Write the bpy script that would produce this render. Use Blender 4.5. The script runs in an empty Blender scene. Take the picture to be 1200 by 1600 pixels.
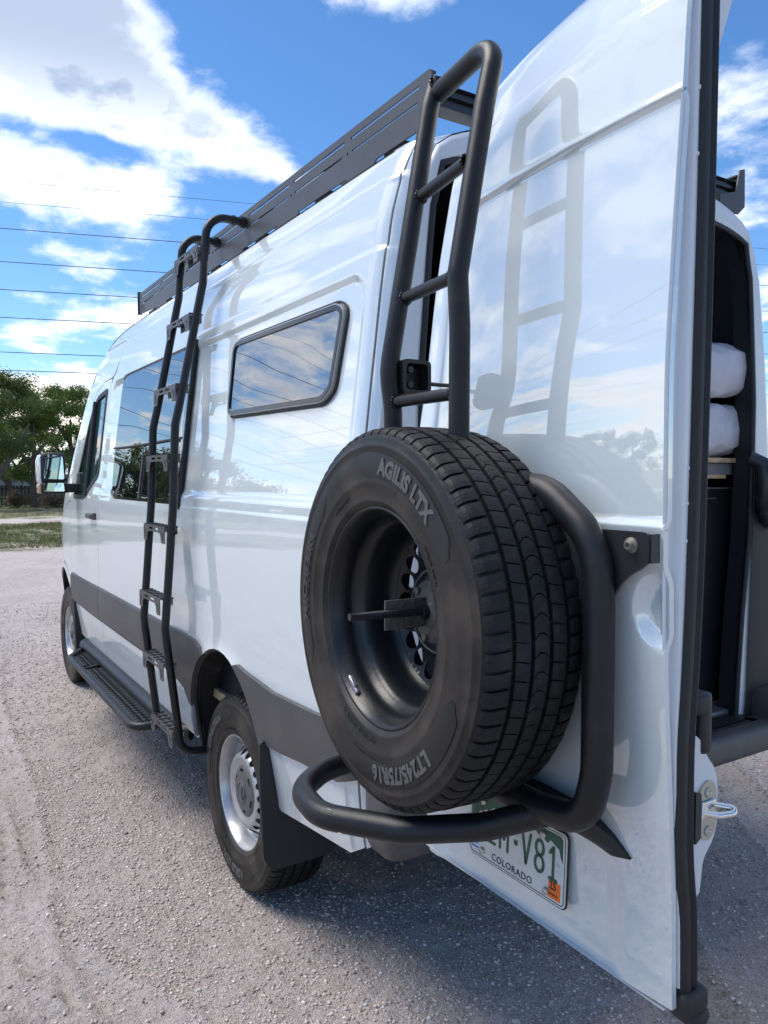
import bpy, bmesh, math, random
import numpy as np
from mathutils import Vector, Matrix
from mathutils.geometry import delaunay_2d_cdt
random.seed(7); np.random.seed(7)
sc = bpy.context.scene
COL = sc.collection
PI = math.pi; R = math.radians

# ------------------------------------------------------------------ camera
cam = bpy.data.cameras.new('camera'); camo = bpy.data.objects.new('camera', cam); COL.objects.link(camo)
cam.sensor_fit = 'HORIZONTAL'; cam.sensor_width = 36; cam.lens = 36; cam.clip_start = .05; cam.clip_end = 2000
YAW, PITCH = -.559, -.045
camo.location = (-2.871, 2.060, 1.644)
_d = Vector((math.cos(YAW)*math.cos(PITCH), math.sin(YAW)*math.cos(PITCH), math.sin(PITCH)))
camo.rotation_mode = 'QUATERNION'; camo.rotation_quaternion = _d.to_track_quat('-Z', 'Y')
sc.camera = camo

# ------------------------------------------------------------------ world, sun, exposure
SUN_AZ, SUN_EL = R(48), R(60)        # azimuth measured from +X towards +Y
W = bpy.data.worlds.new('World'); sc.world = W; W.use_nodes = True
nt = W.node_tree; nt.nodes.clear()
class NT:
    """tiny node helper"""
    def __init__(s, nt): s.nt = nt
    def n(s, typ, ins=None, **kw):
        o = s.nt.nodes.new(typ)
        for k, v in kw.items(): setattr(o, k, v)
        for k, v in (ins or {}).items():
            i = o.inputs[k]
            if isinstance(v, bpy.types.NodeSocket): s.nt.links.new(v, i)
            else: i.default_value = v
        return o
    def m(s, op, a, b=0.0, c=0.0, clamp=False):
        o = s.nt.nodes.new('ShaderNodeMath'); o.operation = op; o.use_clamp = clamp
        for i, v in enumerate((a, b, c)):
            if isinstance(v, bpy.types.NodeSocket): s.nt.links.new(v, o.inputs[i])
            else: o.inputs[i].default_value = v
        return o.outputs[0]
    def ss(s, v, a, b, lo=0.0, hi=1.0):
        o = s.n('ShaderNodeMapRange', {'Value': v, 'From Min': a, 'From Max': b, 'To Min': lo, 'To Max': hi}, interpolation_type='SMOOTHSTEP')
        return o.outputs[0]
    def mix(s, f, a, b):
        o = s.nt.nodes.new('ShaderNodeMix'); o.data_type = 'RGBA'
        for i, v in ((0, f), (6, a), (7, b)):
            if isinstance(v, bpy.types.NodeSocket): s.nt.links.new(v, o.inputs[i])
            else: o.inputs[i].default_value = v if i == 0 else (*v[:3], 1)
        return o.outputs[2]
    def noise(s, vec, scale, detail=4, rough=.55, dist=0.0, dim='3D'):
        o = s.n('ShaderNodeTexNoise', {'Scale': scale, 'Detail': detail, 'Roughness': rough, 'Distortion': dist}, noise_dimensions=dim)
        if vec is not None: s.nt.links.new(vec, o.inputs['Vector'])
        return o.outputs['Fac']
N = NT(nt)
sky = N.n('ShaderNodeTexSky', sky_type='NISHITA', sun_disc=False, sun_elevation=SUN_EL, sun_rotation=PI/2-SUN_AZ, air_density=1.0, dust_density=.6, ozone_density=2.4, altitude=1500)
hs = N.n('ShaderNodeHueSaturation', {'Hue': .501, 'Saturation': 1.22, 'Value': 1.0, 'Color': sky.outputs[0]})
bg = N.n('ShaderNodeBackground', {'Color': hs.outputs[0], 'Strength': .116})
tc = N.n('ShaderNodeTexCoord')
nrm = N.n('ShaderNodeVectorMath', {0: tc.outputs['Generated']}, operation='NORMALIZE').outputs[0]
sep = N.n('ShaderNodeSeparateXYZ', {0: nrm})
dz = N.m('MAXIMUM', sep.outputs[2], 0.0)
den = N.m('ADD', dz, .16)
pv = N.n('ShaderNodeCombineXYZ', {0: N.m('DIVIDE', sep.outputs[0], den), 1: N.m('DIVIDE', sep.outputs[1], den), 2: 3.7}).outputs[0]
n1 = N.noise(pv, 1.9, 10, .58, .15)
n2 = N.noise(pv, 4.5, 6, .6, .15)
# cloud banks placed by compass direction: (azimuth deg, elevation deg, width, height, gain); azimuth from +X towards +Y
BANKS = [(-10, 29, 9, 4.2, .28), (-13, 24.6, 8, 2.6, .22), (-20.0, 22.6, 4.5, 2.2, .20), (-24.8, 21.6, 2.0, 1.6, .15), (-27.6, 20.8, 1.2, 1.6, .14), (-5, 33, 8, 4, .22), (-5.5, 20.0, 3.5, 1.8, .16), (-13, 18.6, 4, 1.8, .16), (-12, 14.6, 6, 1.6, .16), (-7, 11.5, 6, 1.0, .15), (-18, 10.5, 5, .9, .14),
         (-5.5, 5.2, 10, 1.5, .26), (-14, 7.0, 10, 1.3, .18), (-11, 2.6, 12, 1.2, .2), (-31.5, 32.5, 5.0, 2.8, .46), (-56, 27, 4, 5, .03), (-55, 19, 5, 3, .09), (-60, 12, 6, 2, .10),
         (-21, 30, 6, 4, -.22), (-34, 22, 7, 6, -.30), (-46, 27, 6, 8, -.2), (-9, 21.8, 7, .9, -.20), (-24, 17, 3, 2, -.1),
         (28, 12, 14, 5, .15), (52, 7, 16, 3.5, .22), (25, 30, 12, 6, .17), (47, 24, 14, 6, .14), (20, 20, 8, 4, .10), (48, 45, 16, 9, .08), (60, 33, 8, 5, .08)]
dens = None
for az, el, wd, ht, g in BANKS:
    az, el, wd, ht = R(az), R(el), R(wd), R(ht)
    c = Vector((math.cos(az)*math.cos(el), math.sin(az)*math.cos(el), math.sin(el)))
    rt = Vector((-math.sin(az), math.cos(az), 0)); up = c.cross(rt); up = -up if up.z < 0 else up
    a = N.n('ShaderNodeVectorMath', {0: nrm, 1: tuple(rt/wd)}, operation='DOT_PRODUCT').outputs['Value']
    b = N.n('ShaderNodeVectorMath', {0: nrm, 1: tuple(up)}, operation='DOT_PRODUCT').outputs['Value']
    b = N.m('DIVIDE', b, ht)
    fr = N.n('ShaderNodeVectorMath', {0: nrm, 1: tuple(c)}, operation='DOT_PRODUCT').outputs['Value']
    q = N.m('ADD', N.m('MULTIPLY', a, a), N.m('MULTIPLY', b, b))
    e = N.m('MULTIPLY', N.m('EXPONENT', N.m('MULTIPLY', q, -1.0)), g)
    e = N.m('MULTIPLY', e, N.m('GREATER_THAN', fr, 0.0))
    dens = e if dens is None else N.m('ADD', dens, e)
n3 = N.noise(pv, 13, 5, .6, .1)
f = N.m('ADD', N.m('ADD', N.m('ADD', N.m('MULTIPLY', n1, .95), N.m('MULTIPLY', n2, .42)), N.m('MULTIPLY', n3, .12)), N.m('ADD', dens, -.245))
hor = N.ss(sep.outputs[2], .02, .30, .045, 0.0)
f = N.m('ADD', f, hor)
f = N.m('ADD', f, N.ss(sep.outputs[2], .60, .78, 0.0, .10))  # extra cloud cover overhead, out of view, added to soften the light
mask = N.ss(f, .525, .745)
core = N.ss(f, .74, .98)
shade = N.noise(pv, 1.9, 5, .55, .3)
gx = N.m('MULTIPLY', N.ss(sep.outputs[2], .32, .47), N.ss(f, .60, .80, 0.0, .9))
core2 = N.m('MAXIMUM', N.m('MULTIPLY', core, N.ss(shade, .38, .62, .35, 1.0)), gx)
pv2 = N.n('ShaderNodeVectorMath', {0: pv, 1: (.10, .13, 0)}, operation='ADD').outputs[0]
relief = N.m('SUBTRACT', N.m('ADD', N.m('MULTIPLY', N.noise(pv2, 1.9, 10, .58, .15), .95), N.m('MULTIPLY', N.noise(pv2, 4.5, 6, .6, .15), .42)), N.m('ADD', N.m('MULTIPLY', n1, .95), N.m('MULTIPLY', n2, .42)))
lee = N.m('MULTIPLY', N.ss(relief, -.02, .12), N.ss(f, .60, .78))
core2 = N.m('MAXIMUM', core2, N.m('MULTIPLY', lee, .75))
ccol = N.mix(core2, (.84, .86, .89), (.25, .31, .42))
warm = N.ss(sep.outputs[2], .03, .28, .75, 0.0)
ccol = N.mix(warm, ccol, (1.05, .90, .74))
bgc = N.n('ShaderNodeBackground', {'Color': ccol, 'Strength': 1.02})
mx = N.n('ShaderNodeMixShader', {0: N.m('MULTIPLY', mask, .94), 1: bg.outputs[0], 2: bgc.outputs[0]})
N.n('ShaderNodeOutputWorld', {'Surface': mx.outputs[0]})

sun = bpy.data.lights.new('sun', 'SUN'); suno = bpy.data.objects.new('sun', sun); COL.objects.link(suno)
sun.energy = 2.2; sun.angle = R(34); sun.color = (1.0, .93, .85)
sd = Vector((math.cos(SUN_AZ)*math.cos(SUN_EL), math.sin(SUN_AZ)*math.cos(SUN_EL), math.sin(SUN_EL)))
suno.rotation_mode = 'QUATERNION'; suno.rotation_quaternion = sd.to_track_quat('Z', 'Y')
sc.view_settings.view_transform = 'Standard'; sc.view_settings.look = 'None'
sc.view_settings.exposure = 0.88; sc.view_settings.gamma = 1.0
sc.render.engine = 'CYCLES'; sc.cycles.max_bounces = 8; sc.cycles.glossy_bounces = 5

# ------------------------------------------------------------------ materials
def material(name, col, rough=.5, metal=0.0, coat=0.0, spec=.5, bump=None, var=None, ior=None, alpha=None, trans=0.0, fleck=None):
    """bump=(scale, strength, detail); var=(scale, other colour, low, high)"""
    m = bpy.data.materials.new(name); m.use_nodes = True
    t = m.node_tree; n = NT(t); b = t.nodes['Principled BSDF']
    b.inputs['Base Color'].default_value = (*col, 1); b.inputs['Roughness'].default_value = rough
    b.inputs['Metallic'].default_value = metal; b.inputs['Coat Weight'].default_value = coat
    b.inputs['Coat Roughness'].default_value = .015; b.inputs['Specular IOR Level'].default_value = spec
    b.inputs['Transmission Weight'].default_value = trans
    if ior: b.inputs['IOR'].default_value = ior
    if bump or var or fleck: co = n.n('ShaderNodeTexCoord').outputs['Object']
    c = None
    if var:
        fac = n.ss(n.noise(co, var[0], 5, .6), var[2], var[3]); c = n.mix(fac, col, var[1])
    if fleck:
        fac = n.ss(n.noise(co, fleck[0], 2, .5), fleck[2], fleck[2]+.05); c = n.mix(fac, c if c else col, fleck[1])
    if c: t.links.new(c, b.inputs['Base Color'])
    if bump:
        bp = n.n('ShaderNodeBump', {'Strength': bump[1], 'Distance': .01, 'Height': n.noise(co, bump[0], bump[2], .6)})
        t.links.new(bp.outputs[0], b.inputs['Normal'])
    return m
M = {}
M['paint'] = material('white_paint', (.625, .683, .695), .45, coat=1.0, spec=.15, var=(1.3, (.600, .655, .668), .4, .8))
M['paint'].node_tree.nodes['Principled BSDF'].inputs['Coat IOR'].default_value = 2.5
def add_dust(m, z0, z1, col, amt):
    t = m.node_tree; n = NT(t); b = t.nodes['Principled BSDF']; src = b.inputs['Base Color'].links[0].from_socket; co = n.n('ShaderNodeTexCoord').outputs['Object']
    z = n.n('ShaderNodeSeparateXYZ', {0: co}).outputs[2]; nz = n.noise(co, 5, 6, .7); nf = n.noise(co, 60, 3, .6)
    f = n.m('MULTIPLY', n.ss(n.m('ADD', z, n.m('MULTIPLY', nz, .5)), z1+.25, z0+.25), n.ss(n.m('ADD', n.m('MULTIPLY', nz, .6), n.m('MULTIPLY', nf, .4)), .38, .66, .15, 1.0)); f = n.m('MULTIPLY', f, amt)
    t.links.new(n.mix(f, src, col), b.inputs['Base Color']); t.links.new(n.m('ADD', n.m('MULTIPLY', f, -1.0), 1.0), b.inputs['Coat Weight'])
add_dust(M['paint'], .40, .80, (.33, .27, .22), .62)
M['door_paint'] = M['paint']
M['edge_paint'] = material('white_paint_jamb', (.60, .63, .66), .35, coat=.5)
M['powder'] = material('black_powder_coat', (.012, .013, .015), .40, spec=.5, bump=(900, .12, 2), var=(6, (.018, .018, .019), .45, .75))
M['tube'] = material('charcoal_tube_coat', (.008, .009, .011), .36, spec=.36, bump=(700, .15, 2), var=(9, (.020, .020, .020), .5, .8), fleck=(160, (.06, .06, .065), .74))
M['rack'] = material('rack_coat', (.050, .050, .053), .45, spec=.6, var=(3, (.062, .062, .066), .4, .7))
M['rackdark'] = material('dark_extrusion', (.015, .018, .022), .35)
M['clad'] = material('grey_plastic_cladding', (.055, .055, .057), .46, spec=.5, bump=(450, .25, 3), var=(2.5, (.080, .078, .076), .4, .75))
add_dust(M['clad'], .45, .95, (.16, .14, .125), .45)
M['clad'].node_tree.nodes['Principled BSDF'].inputs['Coat Weight'].links and M['clad'].node_tree.links.remove(M['clad'].node_tree.nodes['Principled BSDF'].inputs['Coat Weight'].links[0])
M['clad'].node_tree.nodes['Principled BSDF'].inputs['Coat Weight'].default_value = 0
M['black'] = material('black_plastic', (.012, .013, .015), .55, bump=(300, .1, 2))
M['rubber'] = material('tyre_rubber', (.008, .0085, .0095), .58, spec=.28, bump=(120, .22, 4), var=(22, (.024, .023, .023), .50, .78))
M['side'] = material('tyre_sidewall', (.015, .0138, .0132), .44, spec=.30, bump=(60, .06, 4), var=(7, (.048, .039, .033), .42, .76))
M['band'] = material('tyre_banner', (.006, .0065, .007), .5)
M['letter'] = material('tyre_lettering', (.085, .083, .080), .6)
M['letter2'] = material('tyre_lettering_dark', (.028, .028, .029), .45)
M['seal'] = material('rubber_seal', (.006, .0075, .010), .42, bump=(500, .3, 2))
M['glass'] = material('tinted_glass', (.006, .008, .010), .012, spec=.9, ior=2.5)
M['cabglass'] = material('cab_glass', (.012, .040, .038), .012, spec=1.0, ior=2.0)
M['winframe'] = material('window_frame', (.34, .34, .345), .30, metal=.0)
M['black_gloss'] = material('black_gloss', (.01, .01, .011), .15)
M['silver'] = material('silver_wheel', (.48, .49, .51), .34, metal=.65, var=(9, (.36, .36, .37), .45, .8))
M['rimblack'] = material('black_wheel', (.006, .008, .011), .34, spec=.42, bump=(90, .06, 3), var=(7, (.013, .015, .018), .45, .75))
M['cap'] = material('hub_cap', (.11, .112, .118), .4, metal=.3)
M['chrome'] = material('zinc', (.72, .70, .66), .22, metal=1.0)
M['zincdull'] = material('zinc_plate', (.48, .47, .42), .38, metal=.8, bump=(60, .1, 3))
M['dirtymetal'] = material('dirty_hub_metal', (.10, .095, .088), .6, metal=.3, var=(30, (.22, .20, .17), .5, .75), bump=(80, .5, 3))
M['red'] = material('red_lens', (.50, .006, .010), .12, coat=1)
M['wood'] = material('birch_edge', (.58, .42, .27), .55, var=(30, (.30, .20, .12), .4, .7))
M['fabric'] = material('white_pillow_fabric', (.50, .495, .54), .9, bump=(9, 1.0, 5), var=(6, (.60, .60, .66), .4, .7))
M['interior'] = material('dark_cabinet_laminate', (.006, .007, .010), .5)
M['interior_grey'] = material('grey_liner', (.22, .235, .26), .8, bump=(60, .2, 3))
M['alu'] = material('aluminium_sill', (.50, .51, .53), .35, metal=.85)
M['plate'] = material('plate_white', (.62, .64, .63), .4, var=(8, (.52, .54, .54), .4, .7))
M['green'] = material('plate_green', (.012, .085, .050), .4)
M['ink'] = material('print_black', (.012, .014, .014), .5)
M['mount'] = material('plate_mountain_grey', (.30, .33, .34), .5, var=(60, (.62, .64, .63), .45, .55))
M['blue'] = material('print_blue', (.012, .07, .42), .5)
M['sticker'] = material('sticker_pale', (.50, .58, .78), .5)
M['orange'] = material('sticker_orange', (.85, .16, .012), .5)
M['mirror'] = material('mirror_glass', (.62, .80, .84), .02, metal=1.0)
M['amber'] = material('indicator_lens', (.55, .33, .16), .2, coat=1)
M['liner'] = material('wheel_liner', (.012, .012, .013), .7, bump=(40, .6, 3), var=(9, (.035, .033, .031), .5, .7))
M['wire'] = material('wire', (.05, .07, .09), .6)
M['bark'] = material('bark', (.11, .095, .08), .9, bump=(8, 1, 4), var=(3, (.06, .05, .04), .4, .7))
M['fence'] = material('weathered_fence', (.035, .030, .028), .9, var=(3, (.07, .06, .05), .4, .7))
def leafmat(name, c1, c2):
    m = material(name, c1, .6, var=(.8, c2, .35, .65)); b = m.node_tree.nodes['Principled BSDF']
    t = m.node_tree; n = NT(t); out = [x for x in t.nodes if x.type == 'OUTPUT_MATERIAL'][0]; src = b.inputs['Base Color'].links[0].from_socket
    tr = n.n('ShaderNodeBsdfTranslucent', {'Color': src}); mxs = n.n('ShaderNodeMixShader', {0: .45, 1: b.outputs[0], 2: tr.outputs[0]}); t.links.new(mxs.outputs[0], out.inputs['Surface']); return m
M['leafA'] = leafmat('leaves_fresh', (.085, .150, .030), (.135, .200, .045))
M['leafB'] = leafmat('leaves_dark', (.035, .075, .022), (.065, .115, .030))
M['leafC'] = leafmat('leaves_olive', (.070, .120, .034), (.115, .160, .046))
M['brush'] = leafmat('dry_brush', (.14, .10, .07), (.22, .16, .10))
M['grass'] = leafmat('grass_blades', (.085, .115, .035), (.20, .18, .08))

# ------------------------------------------------------------------ mesh helpers
def link(o, parent=None):
    COL.objects.link(o)
    if parent is not None: o.parent = parent
    return o
def mesh_obj(name, vs, fs, mat, parent=None, smooth=False, normals=None):
    me = bpy.data.meshes.new(name); me.from_pydata([tuple(v) for v in vs], [], [tuple(f) for f in fs]); me.update()
    if isinstance(mat, (list, tuple)):
        for k in mat: me.materials.append(M[k])
    else: me.materials.append(M[mat] if isinstance(mat, str) else mat)
    if smooth: me.polygons.foreach_set('use_smooth', [True]*len(me.polygons))
    if normals is not None:
        me.polygons.foreach_set('use_smooth', [True]*len(me.polygons))
        me.normals_split_custom_set_from_vertices([tuple(n) for n in normals])
    return link(bpy.data.objects.new(name, me), parent)
class MB:
    """collects geometry for one mesh"""
    def __init__(s): s.v = []; s.f = []; s.sm = []; s.mi = []
    def add(s, vs, fs, sm=False, mi=0):
        o = len(s.v); s.v += [tuple(v) for v in vs]; s.f += [tuple(i+o for i in f) for f in fs]; s.sm += [sm]*len(fs); s.mi += [mi]*len(fs); return s
    def build(s, name, mat, parent=None):
        o = mesh_obj(name, s.v, s.f, mat, parent)
        o.data.polygons.foreach_set('use_smooth', s.sm); o.data.polygons.foreach_set('material_index', s.mi)
        return o
    def box(s, lo, hi, b=0.0, T=None, mi=0):
        x0, y0, z0 = lo; x1, y1, z1 = hi
        if b <= 0:
            vs = [(x, y, z) for x in (x0, x1) for y in (y0, y1) for z in (z0, z1)]
            fs = [(0, 1, 3, 2), (4, 6, 7, 5), (0, 4, 5, 1), (2, 3, 7, 6), (0, 2, 6, 4), (1, 5, 7, 3)]
        else:
            bm = bmesh.new(); bmesh.ops.create_cube(bm, size=1)
            for v in bm.verts: v.co = Vector(((x0+x1)/2+v.co.x*(x1-x0), (y0+y1)/2+v.co.y*(y1-y0), (z0+z1)/2+v.co.z*(z1-z0)))
            bmesh.ops.bevel(bm, geom=bm.edges[:], offset=b, segments=2, affect='EDGES', profile=.6)
            bm.verts.index_update(); vs = [v.co.copy() for v in bm.verts]; fs = [[v.index for v in f.verts] for f in bm.faces]; bm.free()
        if T is not None: vs = [T @ Vector(v) for v in vs]
        return s.add(vs, fs, b > 0, mi)
    def tube(s, pts, r, seg=20, fillet=0.0, closed=False, caps=True, mi=0, fs_n=7):
        P = [Vector(p) for p in pts]
        if fillet > 0:
            Q = [] if closed else [P[0]]
            rng = range(len(P)) if closed else range(1, len(P)-1)
            for i in rng:
                a, b, c = P[i-1], P[i], P[(i+1) % len(P)]
                u, w = (a-b), (c-b); lu, lw = u.length, w.length; u.normalize(); w.normalize()
                ang = u.angle(w)
                if ang > PI-.03: Q.append(b); continue
                d = min(fillet/math.tan(ang/2), lu*.49, lw*.49); rr = d*math.tan(ang/2)
                bis = (u+w).normalized(); cc = b+bis*(rr/math.sin(ang/2))
                s0 = b+u*d-cc; s1 = b+w*d-cc; tot = s0.angle(s1); ax = s0.cross(s1).normalized()
                k = max(2, int(fs_n*tot/1.2)+1)
                for j in range(k+1): Q.append(cc+Matrix.Rotation(tot*j/k, 3, ax) @ s0)
            if not closed: Q.append(P[-1])
            P = Q
        n = len(P); T = []
        for i in range(n):
            if closed: t = (P[(i+1) % n]-P[i-1])
            else: t = P[min(i+1, n-1)]-P[max(i-1, 0)]
            T.append(t.normalized())
        up = Vector((0, 0, 1)) if abs(T[0].z) < .9 else Vector((1, 0, 0))
        nrm_ = (up-T[0]*up.dot(T[0])).normalized(); vs = []
        for i in range(n):
            if i: nrm_ = (nrm_-T[i]*nrm_.dot(T[i])).normalized()
            bn = T[i].cross(nrm_); rad = r[i] if isinstance(r, (list, tuple)) else r
            vs += [P[i]+(nrm_*math.cos(2*PI*k/seg)+bn*math.sin(2*PI*k/seg))*rad for k in range(seg)]
        fs = []
        for i in range(n if closed else n-1):
            j = (i+1) % n
            fs += [(i*seg+k, i*seg+(k+1) % seg, j*seg+(k+1) % seg, j*seg+k) for k in range(seg)]
        s.add(vs, fs, True, mi)
        if caps and not closed:
            s.add(vs[:seg], [tuple(range(seg))[::-1]], False, mi); s.add(vs[-seg:], [tuple(range(seg))], False, mi)
        return s
    def lathe(s, prof, T, seg=96, mi=0, sharp=()):
        """prof = [(radius, axial)], revolved about local z of T; duplicated rows listed in sharp give hard edges"""
        rows = []
        for i, p in enumerate(prof):
            rows.append(p)
        runs = []; cur = [rows[0]]
        for i in range(1, len(rows)):
            cur.append(rows[i])
            if i in sharp and i < len(rows)-1: runs.append(cur); cur = [rows[i]]
        runs.append(cur)
        for run in runs:
            vs = [T @ Vector((r*math.cos(2*PI*k/seg), r*math.sin(2*PI*k/seg), a)) for r, a in run for k in range(seg)]
            fs = [(i*seg+k, i*seg+(k+1) % seg, (i+1)*seg+(k+1) % seg, (i+1)*seg+k) for i in range(len(run)-1) for k in range(seg)]
            s.add(vs, fs, True, mi)
        return s
    def cyl(s, p0, p1, r, seg=20, mi=0): return s.tube([p0, p1], r, seg, mi=mi)
    def prism(s, poly, lo, hi, T=None, mi=0):
        """extrude polygon (a,b) between local z lo..hi; T maps local to world"""
        n = len(poly); T = T or Matrix.Identity(4)
        a = [T @ Vector((p[0], p[1], lo)) for p in poly]; b = [T @ Vector((p[0], p[1], hi)) for p in poly]
        s.add(a+b, [tuple(range(n))[::-1], tuple(range(n, 2*n))]+[(i, (i+1) % n, n+(i+1) % n, n+i) for i in range(n)], False, mi); return s
def frame(o, x, y, z=None):
    """matrix with local x, y axes (z = x cross y) and origin o"""
    x = Vector(x).normalized(); y = Vector(y); z = x.cross(y).normalized() if z is None else Vector(z).normalized(); y = z.cross(x)
    return Matrix(((x.x, y.x, z.x, o[0]), (x.y, y.y, z.y, o[1]), (x.z, y.z, z.z, o[2]), (0, 0, 0, 1)))
def rrect(cx, cy, w, h, r, n=6, skew=0.0):
    out = []
    for (sx, sy, a0) in ((1, 1, 0), (-1, 1, 90), (-1, -1, 180), (1, -1, 270)):
        for k in range(n+1):
            a = R(a0+90*k/n); x = cx+sx*(w/2-r)+r*math.cos(a); y = cy+sy*(h/2-r)+r*math.sin(a); out.append((x+skew*(y-cy), y))
    return out
def circle2(cx, cy, r, n=20): return [(cx+r*math.cos(2*PI*k/n), cy+r*math.sin(2*PI*k/n)) for k in range(n)]
def roundpoly(pts, rad, n=5):
    """round the corners of a closed polygon; rad scalar or list"""
    out = []; m = len(pts)
    for i in range(m):
        a, b, c = Vector(pts[i-1]), Vector(pts[i]), Vector(pts[(i+1) % m]); r = rad[i] if isinstance(rad, (list, tuple)) else rad
        if r <= 0: out.append(tuple(b)); continue
        u, w = a-b, c-b; d = min(r, u.length*.48, w.length*.48); u.normalize(); w.normalize(); p0 = b+u*d; p1 = b+w*d
        for k in range(n+1):
            t = k/n; out.append(tuple((1-t)**2*p0+2*t*(1-t)*b+t*t*p1))
    return out
def resample(poly, step):
    out = []; n = len(poly)
    for i in range(n):
        a = np.array(poly[i]); b = np.array(poly[(i+1) % n]); L = np.linalg.norm(b-a)
        if L < 1e-6: continue
        k = max(1, int(math.ceil(L/step)))
        for j in range(k): out.append(tuple(a+(b-a)*j/k))
    return out
def pip(P, poly):
    x, y = P[:, 0], P[:, 1]; inside = np.zeros(len(P), bool); q = np.array(poly); n = len(q)
    for i in range(n):
        x1, y1 = q[i]; x2, y2 = q[(i+1) % n]
        if y1 == y2: continue
        c = ((y1 > y) != (y2 > y)) & (x < (x2-x1)*(y-y1)/(y2-y1)+x1); inside ^= c
    return inside
def cdt(outline, holes, res, edge=None):
    """triangulate a 2D region with inner grid points; returns pts, tris, list of boundary loops (index lists)"""
    rx, ry = res if isinstance(res, tuple) else (res, res); edge = edge or min(rx, ry)
    loops = [resample(outline, edge)]+[resample(h, edge) for h in holes]
    A = np.array([p for l in loops for p in l]); lo, hi = A.min(0), A.max(0)
    gx, gy = np.meshgrid(np.arange(lo[0]+rx/2, hi[0], rx), np.arange(lo[1]+ry/2, hi[1], ry)); G = np.stack([gx.ravel(), gy.ravel()], 1)
    G[:, 0] += (np.round((G[:, 1]-lo[1])/ry) % 2)*rx*.02
    keep = pip(G, loops[0])
    for h in loops[1:]: keep &= ~pip(G, h)
    G = G[keep]
    if len(G):
        dm = np.full(len(G), 9.0)
        for s0 in range(0, len(A), 400):
            d = np.abs(G[:, None, :]-A[None, s0:s0+400, :])/np.array([rx, ry]); dm = np.minimum(dm, np.sqrt((d**2).sum(2)).min(1))
        G = G[dm > .45]
    vs = [Vector(p) for p in A]+[Vector(p) for p in G]; es = []; idx = []; o = 0
    for l in loops:
        n = len(l); es += [(o+i, o+(i+1) % n) for i in range(n)]; idx.append(list(range(o, o+n))); o += n
    V, E, F, ov, oe, of = delaunay_2d_cdt(vs, es, [], 0, 1e-7)
    V2 = np.array([tuple(v) for v in V]); F = np.array([tuple(f) for f in F if len(f) == 3])
    c = V2[F].mean(1); k = pip(c, loops[0])
    for h in loops[1:]: k &= ~pip(c, h)
    F = F[k]
    a = V2[F[:, 1]]-V2[F[:, 0]]; b = V2[F[:, 2]]-V2[F[:, 0]]; ar = a[:, 0]*b[:, 1]-a[:, 1]*b[:, 0]; F[ar < 0] = F[ar < 0][:, ::-1]
    inv = {}
    for i, l in enumerate(ov):
        for j in l: inv[j] = i
    return V2, F, [[inv[i] for i in l] for l in idx]
def skin(name, outline, holes, fun, res, thick, mat, parent, edge=None, nfun=None, flip=1, side=1, rimmat=None):
    """curved sheet y = fun(x, z) over a region of the (x, z) plane, analytic normals, with a returned edge of given thickness.
    side=-1 mirrors it to the other flank."""
    V, F, loops = cdt(outline, holes, res, edge); F = F[:, ::-1]   # facing +y
    xs, zs = V[:, 0], V[:, 1]; f = np.vectorize(fun, otypes=[float])
    Y = f(xs, zs); e = .0015; dx = (f(xs+e, zs)-f(xs-e, zs))/(2*e); dzz = (f(xs, zs+e)-f(xs, zs-e))/(2*e)
    Nn = np.stack([-dx, np.ones_like(dx), -dzz], 1); Nn /= np.linalg.norm(Nn, axis=1)[:, None]
    P = np.stack([xs, Y, zs], 1); fs = [tuple(map(int, t)) for t in F]; vs = [tuple(p) for p in P]; ns = [tuple(n) for n in Nn]
    for l in loops:
        n = len(l); o = len(vs)
        pts = P[l]; inn = pts-Nn[l]*thick
        for i in range(n):
            j = (i+1) % n; a, b, c, d = pts[i], pts[j], inn[j], inn[i]
            fn = np.cross(b-a, d-a); fn = fn/(np.linalg.norm(fn)+1e-12); o = len(vs)
            vs += [tuple(a), tuple(b), tuple(c), tuple(d)]; ns += [tuple(fn)]*4; fs.append((o, o+1, o+2, o+3))
    if side < 0:
        vs = [(x, -y, z) for x, y, z in vs]; ns = [(x, -y, z) for x, y, z in ns]; fs = [t[::-1] for t in fs]
    return mesh_obj(name, vs, fs, mat, parent, normals=ns)
def sheet(mb, outline, holes, T, lo, hi, res=.05, mi=0):
    """flat plate with holes, extruded lo..hi along local z of T"""
    V, F, loops = cdt(outline, holes, 9, res); n = len(V)
    a = [T @ Vector((p[0], p[1], hi)) for p in V]; b = [T @ Vector((p[0], p[1], lo)) for p in V]
    fs = [tuple(map(int, t)) for t in F]; mb.add(a, fs, False, mi); mb.add(b, [t[::-1] for t in fs], False, mi)
    for l in loops:
        k = len(l); va = [a[i] for i in l]+[b[i] for i in l]
        mb.add(va, [(i, k+i, k+(i+1) % k, (i+1) % k) for i in range(k)], False, mi)
    return mb
def thing(name, label, cat, loc=(0, 0, 0), group=None):
    o = bpy.data.objects.new(name, None); link(o); o.location = loc; o['label'] = label; o['category'] = cat
    if group: o['group'] = group
    return o
def tag(o, label, cat, group=None, kind=None):
    if label: o['label'] = label
    if cat: o['category'] = cat
    if group: o['group'] = group
    if kind: o['kind'] = kind
    return o
def struct(o): o['kind'] = 'structure'; return o
_tc = {}
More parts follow.
